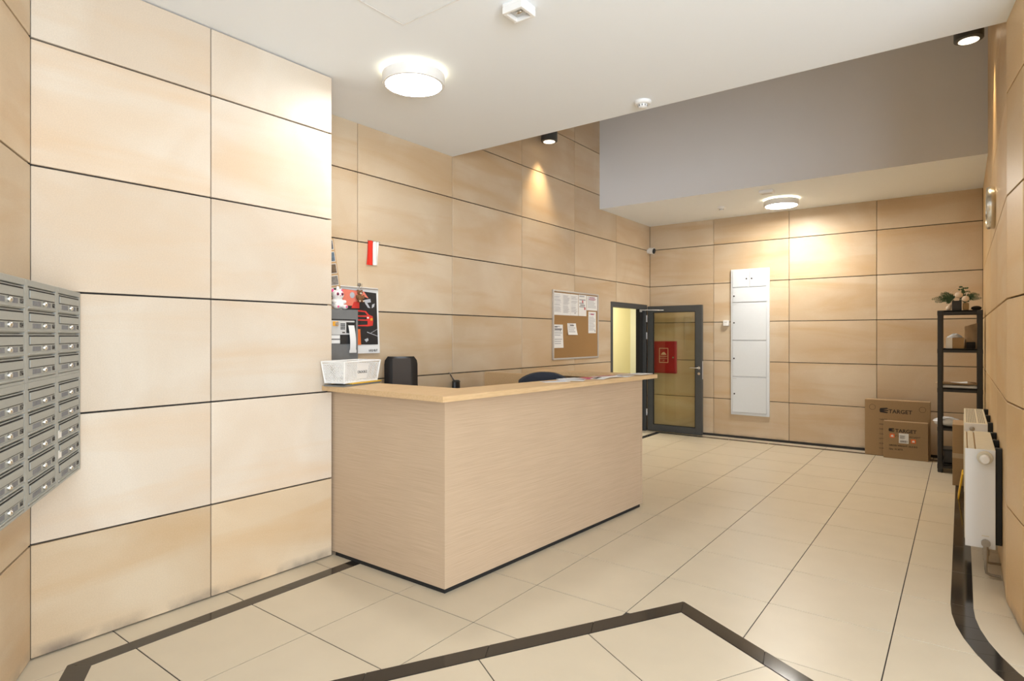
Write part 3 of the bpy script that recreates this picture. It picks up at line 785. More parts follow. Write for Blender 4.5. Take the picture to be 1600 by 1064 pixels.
# photo board, slightly tilted, half hidden by the left wall
pb = on_alcove('photo_board', 'tilted wooden board covered with small photographs behind the left wall', 'board', 3.05, 2.354, 0.0)
pb.rotation_euler = (0, R(-10), R(90))
# local: top right corner at origin
MB().box(-0.42, 0, -0.016, -0.002, -0.50, 0, bev=0.002).build('backing', plain('pine_board', (0.52, 0.34, 0.17), 0.6), pb)
PH = [plain('photo_tone', c, 0.35, noise=0.7, scale=35) for c in ((0.10, 0.11, 0.13), (0.17, 0.12, 0.08), (0.06, 0.07, 0.07), (0.12, 0.17, 0.22), (0.24, 0.22, 0.20))]
for r in range(5):
    for c in range(3):
        f = MB().box(-0.128 - c * 0.13, -0.014 - c * 0.13, -0.0185, -0.0155, -0.092 - r * 0.097, -0.012 - r * 0.097).build('photo_print', PAPER, pb)
        MB().box(-0.124 - c * 0.13, -0.018 - c * 0.13, -0.0195, -0.0182, -0.088 - r * 0.097, -0.016 - r * 0.097).build('picture', PH[(r * 3 + c * 2) % 5], f)

# wall calendar with a red car
cl = on_alcove('wall_calendar', 'white wall calendar with dark picture of a red car', 'calendar', 3.32, 1.40, 0.0)
MB().grid(lambda u, v: ((u - .5) * 0.415 + 0.012 * (1 - v), -0.006 - 0.012 * (1 - v) ** 2, v * 0.572), 4, 8, 0.0025).build('sheet', PAPER, cl)
CDARK = plain('calendar_dark_print', (0.025, 0.025, 0.028), 0.4, noise=0.3, scale=30)
CRED = plain('calendar_red_print', (0.70, 0.05, 0.04), 0.4); CSALMON = plain('calendar_salmon_print', (0.80, 0.22, 0.15), 0.4)
def cx(px): return 3.12 + (px - 275) * 0.00084 - 3.32
def cz(py): return 0.57 - (py - 45) * 0.000644
def flat(name, m, pts, layer):
    MB().prism([(cx(p[0]), cz(p[1])) for p in pts], -0.0215 - layer * 0.0006, -0.021 - layer * 0.0006, 'y').build(name, m, cl)
# the print sits on a stiff leaf in front of the sheet
MB().prism([(cx(288), cz(84)), (cx(722), cz(112)), (cx(745), cz(812)), (cx(300), cz(812))], -0.021, -0.0195, 'y').build('picture_leaf', CDARK, cl)
MB().box(-0.20, 0.20, -0.0205, -0.008, 0.555, 0.566).build('binding_bar', ALU, cl)
flat('red_body_print', CSALMON, [(290, 86), (560, 104), (620, 190), (560, 170), (520, 240), (430, 300), (300, 300)], 1)
flat('red_body_print', CRED, [(430, 250), (500, 230), (500, 330), (400, 330)], 2)
flat('engine_print', TEAL, [(560, 215), (640, 195), (650, 240), (600, 250), (640, 320), (610, 315), (575, 262)], 2)
flat('engine_print', TEAL, [(665, 270), (700, 255), (690, 300), (660, 320)], 2)
flat('car_print', CRED, [(480, 350), (585, 362), (625, 412), (672, 428), (680, 500), (672, 555), (610, 568), (480, 566)], 2)
flat('windscreen_print', CDARK, [(480, 372), (570, 378), (602, 420), (480, 425)], 3)
flat('grille_print', CDARK, [(480, 440), (590, 442), (596, 475), (480, 478)], 3)
flat('bumper_print', CDARK, [(480, 492), (605, 492), (605, 545), (480, 552)], 3)
flat('headlamp_print', AMBER, [(640, 458), (672, 455), (672, 486), (642, 488)], 3)
flat('headlamp_print', PAPER, [(598, 440), (622, 440), (622, 462), (598, 462)], 3)
flat('line_print', TEAL, [(600, 640), (740, 695), (740, 702), (600, 650)], 1)
flat('line_print', TEAL, [(640, 660), (735, 600), (735, 606), (645, 664)], 1)
flat('stripe_print', ORANGE, [(480, 605), (512, 605), (522, 815), (480, 815)], 2)
flat('fin_print', TEAL, [(565, 745), (610, 725), (618, 755), (590, 780)], 2)
put('lettering', text_mesh('LKQ ELIT', 0.024, INK, 0.0004, bold=0.0006), cl, (cx(680), -0.0225, cz(893)))
MB().cyl((0, -0.004, 0.566), (0, -0.022, 0.598), 0.004, seg=8).box(-0.012, 0.012, -0.018, -0.001, 0.582, 0.604, bev=0.003).build('hanging_clip', PIPE, cl)
MB().lathe([(0, -0.024), (0.025, -0.024), (0.025, -0.0225), (0, -0.0225)], (cx(410), 0, cz(160)), 'y', 20).build('round_lamp_print', TEAL, cl)

# grey control panel mounted on the alcove wall
ap = on_alcove('alarm_panel', 'grey wall control panel with keypad and paper strip', 'control panel', 2.962, 1.352, 0.0)
FD = 0.19                                       # depth of the housing
def ax(px): return 2.918 + (px - 160) * 0.000722 - 2.962
def az(py): return 0.411 - (py - 335) * 0.00062
MB().box(-0.20, 0.20, -FD, -0.001, 0, 0.411, bev=0.004, seg=2).build('housing', PANELGREY, ap)
ifr = MB()
ifr.box(-0.17, ax(462), -FD - 0.005, -FD + 0.002, az(478), az(462)).box(ax(446), ax(462), -FD - 0.005, -FD + 0.002, az(800), az(478)).box(-0.17, -0.155, -FD - 0.005, -FD + 0.002, az(800), az(478))
ifr.build('bezel', SCREEN, ap)
fa_ = MB().box(-0.155, ax(444), -FD - 0.004, -FD + 0.001, az(660), az(480)).build('fascia', PANELLIGHT, ap)
kp = MB()
for r in range(4):
    for c in range(3): kp.box(ax(254 + c * 21), ax(269 + c * 21), -FD - 0.008, -FD - 0.003, az(530 + r * 21), az(516 + r * 21), bev=0.001)
kp.build('keys', SCREEN, fa_)
MB().box(ax(276), ax(312), -FD - 0.006, -FD - 0.003, az(640), az(626)).build('status_window', SCREEN, fa_)
kb = MB().box(ax(150), ax(222), -FD - 0.006, -FD - 0.003, az(552), az(492), bev=0.002).build('amber_plate', AMBER, ap)
MB().lathe([(0, -0.02), (0.013, -0.02), (0.015, -0.005), (0, -0.005)], (ax(198), -FD, az(522)), 'y', 16).build('knob', ALU, kb, True)
MB().box(ax(330), ax(444), -FD - 0.0075, -FD - 0.002, az(640), az(500)).build('printer_slot', SCREEN, ap)
MB().box(ax(250), ax(446), -FD - 0.004, -FD - 0.001, az(782), az(664)).build('display', SCREEN, ap)
for k in range(2): MB().box(-0.15, ax(245), -FD - 0.005, -FD - 0.001, az(712 + 60 * k), az(668 + 60 * k)).build('label_strip', PAPER, ap)
MB().grid(lambda u, v: (ax(350 + 80 * u + 22 * (1 - v) + (18 * (u - .5) if v < 0.08 else 0)), -FD - 0.012 - 0.012 * math.sin(PI * (1 - v)), az(540) - (1 - v) * 0.222), 4, 14, 0.001).build('paper_strip', PAPER, ap, True)

# soft toys on the panel and the calendar clip
pt = thing('plush_toy', 'white plush toy with pink ears sitting on the grey control panel', 'soft toy', (XA + 0.125, 3.005, 1.7635), R(80))
b = MB()
b.ball((0, 0, 0.052), 0.052, 0.046, 0.054).ball((0, -0.012, 0.118), 0.050, 0.045, 0.043)
b.ball((-0.040, 0.0, 0.150), 0.016, 0.010, 0.022).ball((0.006, 0.004, 0.168), 0.015, 0.012, 0.024).ball((0.034, 0, 0.152), 0.014, 0.010, 0.020)
b.ball((-0.045, -0.03, 0.062), 0.016, 0.030, 0.016).ball((0.048, -0.025, 0.062), 0.016, 0.030, 0.016)
b.ball((-0.032, -0.050, 0.020), 0.024, 0.036, 0.020).ball((0.040, -0.050, 0.020), 0.024, 0.036, 0.020)
put('body', remeshed(b, 0.0045, PLUSH), pt)
MB().ball((-0.042, -0.008, 0.150), 0.011, 0.006, 0.016).build('ear_lining', PINK, pt, True); MB().ball((0.036, -0.008, 0.151), 0.009, 0.006, 0.014).build('ear_lining', PINK, pt, True)
for x in (-0.020, 0.018):
    e = MB().ball((x, -0.053, 0.122), 0.011, 0.006, 0.013).build('eye', MAGENTA, pt, True)
    MB().ball((x, -0.0575, 0.121), 0.006, 0.004, 0.008).build('pupil', INK, e, True)
MB().ball((0.0, -0.058, 0.108), 0.0045).build('nose', PINK, pt, True)
for x in (-0.032, 0.040): MB().ball((x, -0.084, 0.020), 0.009, 0.004, 0.009).build('paw_pad', PINK, pt, True)

tb = thing('teddy_bear', 'small brown teddy bear hanging in front of the calendar', 'soft toy', (XA + 0.060, 3.283, 1.835), R(80))
b = MB()
b.ball((0, 0, 0.036), 0.026, 0.022, 0.032).ball((0, -0.004, 0.082), 0.025, 0.022, 0.022)
b.ball((-0.019, 0, 0.102), 0.009, 0.007, 0.009).ball((0.019, 0, 0.102), 0.009, 0.007, 0.009)
b.ball((-0.030, -0.010, 0.046), 0.010, 0.012, 0.020).ball((0.030, -0.010, 0.046), 0.010, 0.012, 0.020)
b.ball((-0.017, -0.018, 0.010), 0.011, 0.018, 0.012).ball((0.017, -0.018, 0.010), 0.011, 0.018, 0.012)
put('body', remeshed(b, 0.003, BEAR), tb)
MB().ball((0, -0.024, 0.076), 0.011, 0.008, 0.009).build('muzzle', PETAL, tb, True)
MB().ball((0, -0.032, 0.079), 0.0035).build('nose', INK, tb, True)
for x in (-0.009, 0.009): MB().ball((x, -0.025, 0.088), 0.003).build('eye', INK, tb, True)
for x in (-0.017, 0.017): MB().ball((x, -0.036, 0.010), 0.007, 0.003, 0.007).build('paw_pad', PETAL, tb, True)
MB().tube([(0.0, 0.0, 0.100), (0.03, 0.012, 0.140), (0.04, 0.035, 0.162)], 0.001, 6).build('hanging_loop', INK, tb)

# small red card below the calendar, bag on a hook
rc = on_alcove('wall_card', 'small red and white card on the wall under the calendar', 'card', 3.19, 1.335, 0.0)
MB().box(-0.045, 0.030, -0.004, -0.001, 0, 0.06).build('card', RED, rc); MB().box(-0.045, 0.004, -0.005, -0.0038, 0.0, 0.045).build('white_print', PAPER, rc)
bg = on_alcove('hanging_bag', 'small black bag hanging from a hook behind the counter', 'bag', 4.50, 0.82, 0.0)
def bagf(u, v):
    a = u * 2 * PI; w_ = 0.065 * (1 - 0.25 * v) * (1 + 0.06 * math.sin(3 * a)); 
    return (w_ * math.cos(a), -0.055 + 0.045 * math.sin(a) * (1 - 0.4 * v), v * 0.27)
MB().grid(bagf, 20, 8, 0.004).lathe([(0.0, 0.268), (0.045, 0.268), (0.03, 0.285), (0, 0.288)], (0, -0.055, 0), 'z', 16).lathe([(0, 0), (0.06, 0), (0.06, 0.006), (0, 0.006)], (0, -0.055, 0), 'z', 16).build('pouch', LEATHER, bg, True)
MB().tube([(-0.03, -0.05, 0.275), (-0.045, -0.03, 0.33), (-0.050, -0.018, 0.352), (-0.052, -0.03, 0.33), (-0.02, -0.05, 0.28)], 0.004, 6).build('strap', LEATHER, bg)
MB().tube([(-0.05, 0.0, 0.365), (-0.05, -0.018, 0.352), (-0.05, -0.024, 0.346), (-0.05, -0.03, 0.356)], 0.003, 6).build('hook', PIPE, bg)

# ------------------------------------------------------------------ doorway and its open glazed leaf
df = struct(bpy.data.objects.new('door_1', None), 'dark aluminium doorway with glazed leaf standing open'); COL.objects.link(df); df.location = (XA, 0, 0)
fr = MB()
fr.box(-0.10, 0.006, 7.937, 8.005, 0, 2.058, bev=0.003).box(-0.10, 0.006, 8.005, 9.14, 1.985, 2.058, bev=0.003).box(-0.10, 0.004, 9.14, 9.213, 0, 2.058, bev=0.003)
fr.build('door_frame', ANTHRACITE, df)
MB().box(-0.085, -0.04, 9.02, 9.14, 0, 1.985).build('door_jamb', MATTEBLACK, df)
for z in (0.25, 1.50, 1.78): MB().cyl((0.014, 9.17, z), (0.014, 9.17, z + 0.11), 0.010, seg=10).build('hinge', ALU, df, True)
lx0, lx1, ly0, ly1 = 0.03, 0.930, 9.165, 9.225   # leaf parallel to the back wall
lfm = MB()
lfm.box(lx0, lx0 + 0.095, ly0, ly1, 0.012, 2.035, bev=0.004).box(lx1 - 0.105, lx1, ly0, ly1, 0.012, 2.035, bev=0.004)
lfm.box(lx0 + 0.09, lx1 - 0.10, ly0, ly1, 1.935, 2.034, bev=0.004).box(lx0 + 0.09, lx1 - 0.10, ly0, ly1, 0.013, 0.115, bev=0.004)
leaf = lfm.build('door_leaf', ANTHRACITE, df)
MB().box(lx0 + 0.095, lx1 - 0.105, ly0 + 0.022, ly0 + 0.030, 0.113, 1.937).build('glass_pane', GLASS, leaf)
gs = MB()
for x0, x1, z0, z1 in ((lx0 + 0.095, lx0 + 0.103, 0.115, 1.935), (lx1 - 0.113, lx1 - 0.105, 0.115, 1.935), (lx0 + 0.103, lx1 - 0.113, 1.927, 1.935), (lx0 + 0.103, lx1 - 0.113, 0.115, 0.123)): gs.box(x0, x1, ly0 + 0.003, ly0 + 0.022, z0, z1)
gs.build('glazing_gasket', MATTEBLACK, leaf)
hd = MB().tube([(lx1 - 0.045, ly0, 1.055), (lx1 - 0.045, ly0 - 0.045, 1.055), (lx1 - 0.06, ly0 - 0.052, 1.055), (lx1 - 0.17, ly0 - 0.052, 1.055)], 0.009, 10)
hd.cyl((lx1 - 0.045, ly0 + 0.001, 1.055), (lx1 - 0.045, ly0 - 0.008, 1.055), 0.024, seg=18).cyl((lx1 - 0.045, ly0 + 0.001, 0.965), (lx1 - 0.045, ly0 - 0.008, 0.965), 0.022, seg=18)
hd.build('door_handle', CHROME, leaf, True)
MB().box(lx1 - 0.002, lx1 + 0.004, ly0 + 0.015, ly1 - 0.015, 0.88, 1.16).build('lock_plate', ALU, leaf)
MB().box(0.03, 0.04, 8.86, 8.94, 1.935, 1.975).tube([(0.035, 8.9, 1.965), (0.18, 9.02, 1.965), (0.31, 9.155, 1.965)], 0.008, 8).build('door_closer_arm', ALU, df)

# ------------------------------------------------------------------ on the back wall
def on_back(name, label, cat, x, z, off=0.0): return thing(name, label, cat, (x, YB - off, z))
fh = on_back('hydrant_cabinet', 'red fire hydrant cabinet with sign behind the glazed door', 'hydrant cabinet', -3.88, 0.945)
MB().box(-0.205, 0.205, -0.055, 0, 0, 0.52, bev=0.004).build('housing', DARKRED, fh)
dr = MB().box(-0.19, 0.19, -0.063, -0.053, 0.015, 0.505, bev=0.003).build('door', DARKRED, fh)
MB().lathe([(0, -0.075), (0.014, -0.075), (0.016, -0.062), (0, -0.062)], (0.165, 0, 0.26), 'y', 14).build('latch', CHROME, dr, True)
PALE = plain('sign_cream', (0.72, 0.52, 0.38), 0.5)
sg = MB()
x0, x1, z0, z1 = -0.075, 0.08, 0.17, 0.41
for a in ((x0, x1, z0, z0 + 0.01), (x0, x1, z1 - 0.01, z1), (x0, x0 + 0.01, z0, z1), (x1 - 0.01, x1, z0, z1)): sg.box(a[0], a[1], -0.065, -0.0625, a[2], a[3])
sg.prism([(-0.045 + 0.095 * k / 10, 0.30 + 0.045 * math.sin(PI * k / 10)) for k in range(11)], -0.065, -0.0625, 'y')
sg.build('hydrant_sign', PALE, fh)
put('lettering', text_mesh('HYDRANT', 0.026, PALE), fh, (0.002, -0.0645, 0.272))
put('lettering', text_mesh('WEWNĘTRZNY', 0.019, PALE), fh, (0.002, -0.0645, 0.238))
put('lettering', text_mesh('PN', 0.02, PALE), fh, (0.002, -0.0645, 0.205))

uc = on_back('utility_cabinet', 'tall white metal utility cabinet with six locked doors', 'cabinet', -2.538, 0.358)
HWc, HTc = 0.277, 2.200
MB().box(-HWc, HWc, -0.030, 0, 0, HTc, bev=0.003).build('frame', CABWHITE, uc)
def cdoor(x0, x1, z0, z1, lx, lz):
    d = MB().box(x0, x1, -0.040, -0.031, z0, z1, bev=0.0025).build('cabinet_door', CABWHITE, uc)
    MB().lathe([(0, -0.045), (0.011, -0.045), (0.012, -0.039), (0, -0.039)], (lx, 0, lz), 'y', 12).build('lock', INK, d)
    g_ = MB()
    for a in ((x0 - 0.003, x1 + 0.003, z0 - 0.003, z0), (x0 - 0.003, x1 + 0.003, z1, z1 + 0.003), (x0 - 0.003, x0, z0, z1), (x1, x1 + 0.003, z0, z1)): g_.box(a[0], a[1], -0.0312, -0.029, a[2], a[3])
    g_.build('door_gap', GREYINK, d)
zz = lambda z: z - 0.358
cdoor(-0.250, -0.020, zz(2.290), zz(2.538), -0.045, zz(2.41)); cdoor(0.004, 0.240, zz(2.290), zz(2.538), 0.03, zz(2.41))
cdoor(-0.250, 0.240, zz(2.062), zz(2.274), -0.228, zz(2.155))
cdoor(-0.250, 0.240, zz(1.490), zz(2.044), -0.228, zz(1.75))
cdoor(-0.250, 0.240, zz(0.945), zz(1.475), -0.228, zz(1.21))
cdoor(-0.250, 0.240, zz(0.400), zz(0.928), -0.222, zz(0.675))
for z in (zz(2.03), zz(0.91)): MB().box(-0.245, -0.19, -0.0415, -0.0395, z - 0.008, z).build('name_tag', PANELLIGHT, uc)

sn = on_back('wall_sensor', 'small white box mounted left of the utility cabinet', 'sensor', -2.888, 1.705)
MB().box(-0.04, 0.04, -0.05, 0, 0, 0.085, bev=0.006, seg=2).build('housing', WHITE, sn); MB().box(-0.02, 0.02, -0.052, -0.0495, 0.05, 0.062).build('window', PANELLIGHT, sn)

# security camera in the far corner
sc_ = thing('security_camera', 'white bullet security camera in the far left corner', 'camera', (XA, 9.24, 2.945), R(90))
MB().cyl((0, 0, 0.0), (0, -0.03, 0), 0.035, seg=18).cyl((0, -0.028, 0), (0, -0.06, 0.005), 0.012, seg=10).build('mount', WHITE, sc_, True)
AX = Vector((-0.10, -0.95, -0.15)).normalized()
c0 = Vector((0.012, -0.055, 0.005))
MB().cyl(c0 - AX * 0.035, c0 + AX * 0.050, 0.050, 0.053, seg=20).build('housing', WHITE, sc_, True)
MB().cyl(c0 + AX * 0.045, c0 + AX * 0.057, 0.045, seg=20).ball(c0 + AX * 0.057, 0.024).build('lens', SCREEN, sc_, True)

# ------------------------------------------------------------------ cartons and shelving at the back right
def carton(name, label, x0, x1, y0, y1, h, lid=0.0, rz=0):
    t = thing(name, label, 'box', (x0, y0, 0), rz)
    w_, d_ = x1 - x0, y1 - y0
    MB().box(0, w_, 0, d_, 0.001, h, bev=0.003).build('carton_body', CARD, t)
    return t
def logo(parent, x, z, s):
    """the maker's dart mark: a blunt head split by two slanting cuts"""
    m = MB()
    m.prism([(x, z), (x + 0.02 * s, z + 0.10 * s), (x + 0.30 * s, z + 0.13 * s), (x + 0.36 * s, z + 0.085 * s), (x + 0.16 * s, z + 0.035 * s), (x + 0.36 * s, z + 0.02 * s), (x + 0.36 * s, z - 0.02 * s), (x + 0.16 * s, z - 0.035 * s), (x + 0.36 * s, z - 0.085 * s), (x + 0.30 * s, z - 0.13 * s), (x + 0.02 * s, z - 0.10 * s)], -0.0012, 0.0, 'y')
    m.build('printed_logo', INK, parent)
c1 = carton('cardboard_box', 'large flat brown cardboard box printed TARGET against the back wall', -1.018, -0.312, 9.07, 9.20, 0.722)
logo(c1, 0.165, 0.590, 0.27)
put('lettering', text_mesh('TARGET', 0.068, INK, 0.0005, 'LEFT', 0.0012), c1, (0.265, -0.0006, 0.580))
for k, s_ in enumerate(['TARGET', 'MODEL', 'SIZE', 'COLOUR', 'QTY', 'N.W.', 'G.W.']): put('lettering', text_mesh('· ' + s_, 0.024, INK, 0.0004, 'LEFT'), c1, (0.15, -0.0006, 0.47 - k * 0.062))
for cxp in (0.085, 0.625):
    m = MB(); 
    for k in range(24):
        a0, a1 = 2 * PI * k / 24, 2 * PI * (k + 1) / 24
        m.prism([(cxp + 0.036 * math.cos(a0), 0.625 + 0.036 * math.sin(a0)), (cxp + 0.036 * math.cos(a1), 0.625 + 0.036 * math.sin(a1)), (cxp + 0.033 * math.cos(a1), 0.625 + 0.033 * math.sin(a1)), (cxp + 0.033 * math.cos(a0), 0.625 + 0.033 * math.sin(a0))], -0.0005, 0.0, 'y')
    m.build('punched_ring', INK, c1)
MB().box(0.004, 0.702, 0.004, 0.126, 0.7215, 0.724).build('top_flaps', CARDLIT, c1)
c2 = carton('cardboard_box', 'smaller brown cardboard box printed TARGET standing in front of the large one', -0.800, -0.330, 8.965, 9.062, 0.468)
logo(c2, 0.055, 0.360, 0.18)
put('lettering', text_mesh('TARGET', 0.060, INK, 0.0005, 'LEFT', 0.0012), c2, (0.128, -0.0006, 0.352))
put('lettering', text_mesh('1" DARTBOARD LIGHT', 0.026, INK, 0.0004, 'LEFT'), c2, (0.125, -0.0006, 0.285))
put('lettering', text_mesh('GROSS WEIGHT: 22.5 KG', 0.027, INK, 0.0004, 'LEFT', 0.0006), c2, (0.060, -0.0006, 0.165))
put('lettering', text_mesh('Qty: 10 SETS', 0.027, INK, 0.0004, 'LEFT', 0.0006), c2, (0.060, -0.0006, 0.118))
lb = MB().box(0.165, 0.268, -0.0018, -0.0006, 0.200, 0.325).build('shipping_label', PAPER, c2)
br = MB()
for k in range(18): br.box(0.176 + k * 0.0046, 0.1775 + k * 0.0046 + random.choice((0, .0012)), -0.0026, -0.0016, 0.212, 0.236)
for k in range(4): br.box(0.175, 0.225 + 0.008 * (k % 2), -0.0026, -0.0016, 0.258 + 0.012 * k, 0.262 + 0.012 * k)
br.build('barcode', INK, lb)
for px_, pz_ in ((0.068, 0.262), (0.292, 0.210)):
    st = MB().box(px_, px_ + 0.052, -0.0016, -0.0006, pz_, pz_ + 0.05).build('warning_sticker', ORANGE, c2)
    fm = MB().prism([(px_ + 0.012, pz_ + 0.012), (px_ + 0.040, pz_ + 0.012), (px_ + 0.040, pz_ + 0.026), (px_ + 0.030, pz_ + 0.040), (px_ + 0.026, pz_ + 0.030), (px_ + 0.018, pz_ + 0.036), (px_ + 0.012, pz_ + 0.024)], -0.0026, -0.0014, 'y')
    fm.build('flame_mark', PAPER, st)
MB().box(0.004, 0.466, 0.004, 0.093, 0.4675, 0.470).box(0.13, 0.19, 0.01, 0.06, 0.4700, 0.4708).build('top_flaps', CARDLIT, c2)

c3 = carton('cardboard_box', 'tall brown cardboard box with tape band standing by the far radiator', -0.078, 0.180, 7.72, 8.16, 0.628)
MB().box(-0.0012, 0.2592, -0.0012, 0.44, 0.285, 0.335).build('tape_band', TAPE, c3)
MB().box(0.002, 0.256, 0.002, 0.438, 0.6275, 0.632).build('top_flaps', CARDLIT, c3)
MB().box(0.135, 0.165, -0.0012, 0.001, 0.22, 0.24).box(0.135, 0.165, -0.0012, 0.001, 0.19, 0.205).build('printed_marks', PAPER, c3)

# black plastic shelf unit
SX0, SX1, SY0, SY1 = -0.222, 0.186, 8.36, 8.70
SZ = [1.815, 1.385, 0.940, 0.500, 0.075]
su = thing('shelf_unit', 'black plastic five-tier shelf unit in the back right corner', 'shelf', (SX0, SY0, 0))
sw, sd = SX1 - SX0, SY1 - SY0
for z in SZ:
    m = MB().box(0.0, sw, 0, sd, z + 0.006, z + 0.022, bev=0.003)
    m.box(0.0, sw, 0, 0.016, z - 0.022, z + 0.024, bev=0.003).box(0, sw, sd - 0.016, sd, z - 0.022, z + 0.024, bev=0.003).box(0, 0.016, 0.016, sd - 0.016, z - 0.022, z + 0.024).box(sw - 0.016, sw, 0.016, sd - 0.016, z - 0.022, z + 0.024)
    for k in range(1, 5): m.box(sw * k / 5 - 0.006, sw * k / 5 + 0.006, 0.016, sd - 0.016, z - 0.012, z + 0.008)
    m.build('shelf_board', BLACK, su)
ztop = SZ[0] + 0.024
for x in (0.0, sw - 0.05):
    for y in (-0.004, sd - 0.046):
        p = MB()
        zs_ = [0.0] + [z for z in SZ[::-1]]
        for a, b in zip(zs_, zs_[1:]):
            if b - a < 0.03: continue
            p.box(x, x + 0.05, y, y + 0.05, a, b - 0.02, bev=0.010, seg=2)
        for z in SZ: p.box(x - 0.002, x + 0.052, y - 0.002, y + 0.052, z - 0.035, z + 0.023, bev=0.006)
        p.build('post', BLACK, su)
sh = lambda k: SZ[k] + 0.0225

# flower arrangement on the top shelf
fa = thing('flower_arrangement', 'artificial flowers and fern in a black pot on the top shelf', 'flowers', (-0.045, 8.45, SZ[0] + 0.024))
MB().box(-0.045, 0.045, -0.045, 0.045, 0, 0.110, bev=0.006, seg=2).build('pot', BLACK, fa)
MB().box(0.052, 0.110, -0.030, 0.030, 0, 0.085, bev=0.012, seg=2).build('paper_wrap', plain('gold_paper', (0.36, 0.23, 0.09), 0.5, noise=0.4, scale=30), fa)
MB().ball((0.175, 0.0, 0.022), 0.050, 0.04, 0.026).build('dark_stone', MATTEBLACK, fa, True)
MB().ball((-0.075, -0.01, 0.028), 0.026, 0.02, 0.030).ball((-0.062, 0.0, 0.056), 0.020, 0.02, 0.022).build('ribbon', PETAL, fa, True)
for cx_, cy_, cz_, rr in ((0.018, -0.020, 0.172, 0.050), (0.078, -0.040, 0.128, 0.048), (0.095, 0.0, 0.178, 0.038)):
    m = MB().ball((cx_, cy_, cz_), rr * 0.72)
    for k in range(9):
        a = k * 2.4; e = 0.15 + 0.6 * ((k * 0.37) % 1)
        n_ = Vector((math.cos(a) * math.cos(e), math.sin(a) * math.cos(e), math.sin(e) * 0.7))
        m.ball(Vector((cx_, cy_, cz_)) + n_ * rr * 0.55, rr * 0.52, rr * 0.22, rr * 0.55, 1, n_.to_track_quat('Y', 'Z').to_matrix())
    m.build('rose', PETAL, fa, True)
def frond(pts, n, ln):
    m = MB(); pts = [Vector(p) for p in pts]; m.tube(pts, 0.0022, 5)
    for k in range(n):
        t = 0.15 + 0.85 * k / n; s_ = t * (len(pts) - 1); i = min(int(s_), len(pts) - 2); p = pts[i].lerp(pts[i + 1], s_ - i)
        d = (pts[i + 1] - pts[i]).normalized()
        for sg_ in (-1, 1):
            side = d.cross(Vector((0, -1, 0.25 * random.uniform(-1, 1)))).normalized() * sg_
            l_ = ln * (1 - 0.7 * t) * random.uniform(0.8, 1.2); tip = p + (d * 0.6 + side).normalized() * l_ + Vector((0, random.uniform(-.01, .01), 0))
            wv = d * l_ * 0.20
            mid = p.lerp(tip, 0.5)
            vs = [m.bm.verts.new(q) for q in (p, mid + wv, tip, mid - wv)]; m.bm.faces.new(vs)
    m.build('fern_frond', LEAF, fa)
for tip, ln in (((-0.235, -0.03, 0.135), 0.055), ((-0.205, 0.02, 0.105), 0.055), ((-0.15, -0.04, 0.195), 0.06), ((-0.17, 0.03, 0.16), 0.06), ((0.205, -0.03, 0.170), 0.06), ((0.225, 0.02, 0.135), 0.055), ((0.195, -0.05, 0.12), 0.06), ((0.18, 0.04, 0.19), 0.055), ((0.15, -0.04, 0.16), 0.06), ((-0.12, 0.0, 0.21), 0.05), ((0.12, 0.03, 0.215), 0.05)):
    s_ = Vector((0.02 if tip[0] > 0 else -0.02, 0, 0.105)); e_ = Vector(tip); md_ = s_.lerp(e_, 0.5) + Vector((0, 0, 0.022))
    frond([s_, md_, e_], 11, ln)
m = MB()
for k in range(16):
    a = k * 2.4; p = Vector((0.055 + 0.05 * math.cos(a) * (k / 16), 0.02 * math.sin(a), 0.205 + 0.075 * (k % 5) / 5))
    m.ball(p, 0.014, 0.004, 0.010, 1, Matrix.Rotation(a, 3, 'Y'))
m.tube([(0.02, 0, 0.1), (0.05, 0, 0.24)], 0.002, 5); m.build('leafy_sprig', LEAF, fa, True)
MB().tube([(-0.03, 0, 0.11), (-0.055, 0, 0.21), (0.0, 0, 0.262), (0.07, 0, 0.24), (0.085, 0, 0.16)], 0.0025, 6).build('twig_arc', PETAL, fa)

# parcels on the shelves
pc = thing('parcel', 'small carton half wrapped in white plastic on the second shelf', 'parcel', (-0.145, 8.39, sh(1)))
MB().box(0.06, 0.165, 0.0, 0.12, 0, 0.125, bev=0.003).build('carton', CARD, pc)
MB().box(0.0, 0.060, 0.0, 0.12, 0, 0.125, bev=0.003).box(0.012, 0.036, -0.001, 0.001, 0.03, 0.05).build('white_side', PAPER, pc)
m = MB().ball((0.080, 0.175, 0.085), 0.080, 0.05, 0.085, 3)
for v in m.bm.verts: v.co += Vector((random.uniform(-.006, .006), random.uniform(-.006, .006), random.uniform(-.006, .006)))
for v in m.bm.verts: v.co.z = max(v.co.z, 0.001)
m.build('plastic_wrap', POLY, pc, True)
pg = thing('paper_bag', 'crumpled brown paper bag on the second shelf beside the white parcel', 'bag', (0.100, 8.52, sh(1)))
def pbag(u, v):
    a = u * 2 * PI; sx_ = 0.074 * (1 - 0.10 * v); sy_ = 0.055 * (1 - 0.45 * v)
    k_ = max(abs(math.cos(a)), abs(math.sin(a)))
    return (sx_ * math.cos(a) / k_ + 0.006 * math.sin(7 * a + 5 * v), sy_ * math.sin(a) / k_ + 0.006 * math.sin(5 * a + 9 * v), v * (0.275 + 0.03 * math.cos(a)))
MB().grid(pbag, 28, 10).build('bag_body', KRAFT, pg, True)
MB().box(-0.070, 0.070, -0.05, 0.05, 0.0005, 0.004).build('bag_base', KRAFT, pg)
MB().box(-0.06, 0.02, -0.075, -0.06, 0.0, 0.075, bev=0.004).build('dark_packet', INK, pg)
gp = thing('flat_parcel', 'flat grey plastic parcel lying on the third shelf', 'parcel', (-0.19, 8.38, sh(2)))
MB().box(0.0, 0.33, 0.0, 0.27, 0, 0.030, bev=0.012, seg=3).build('packet', POLY, gp, True)
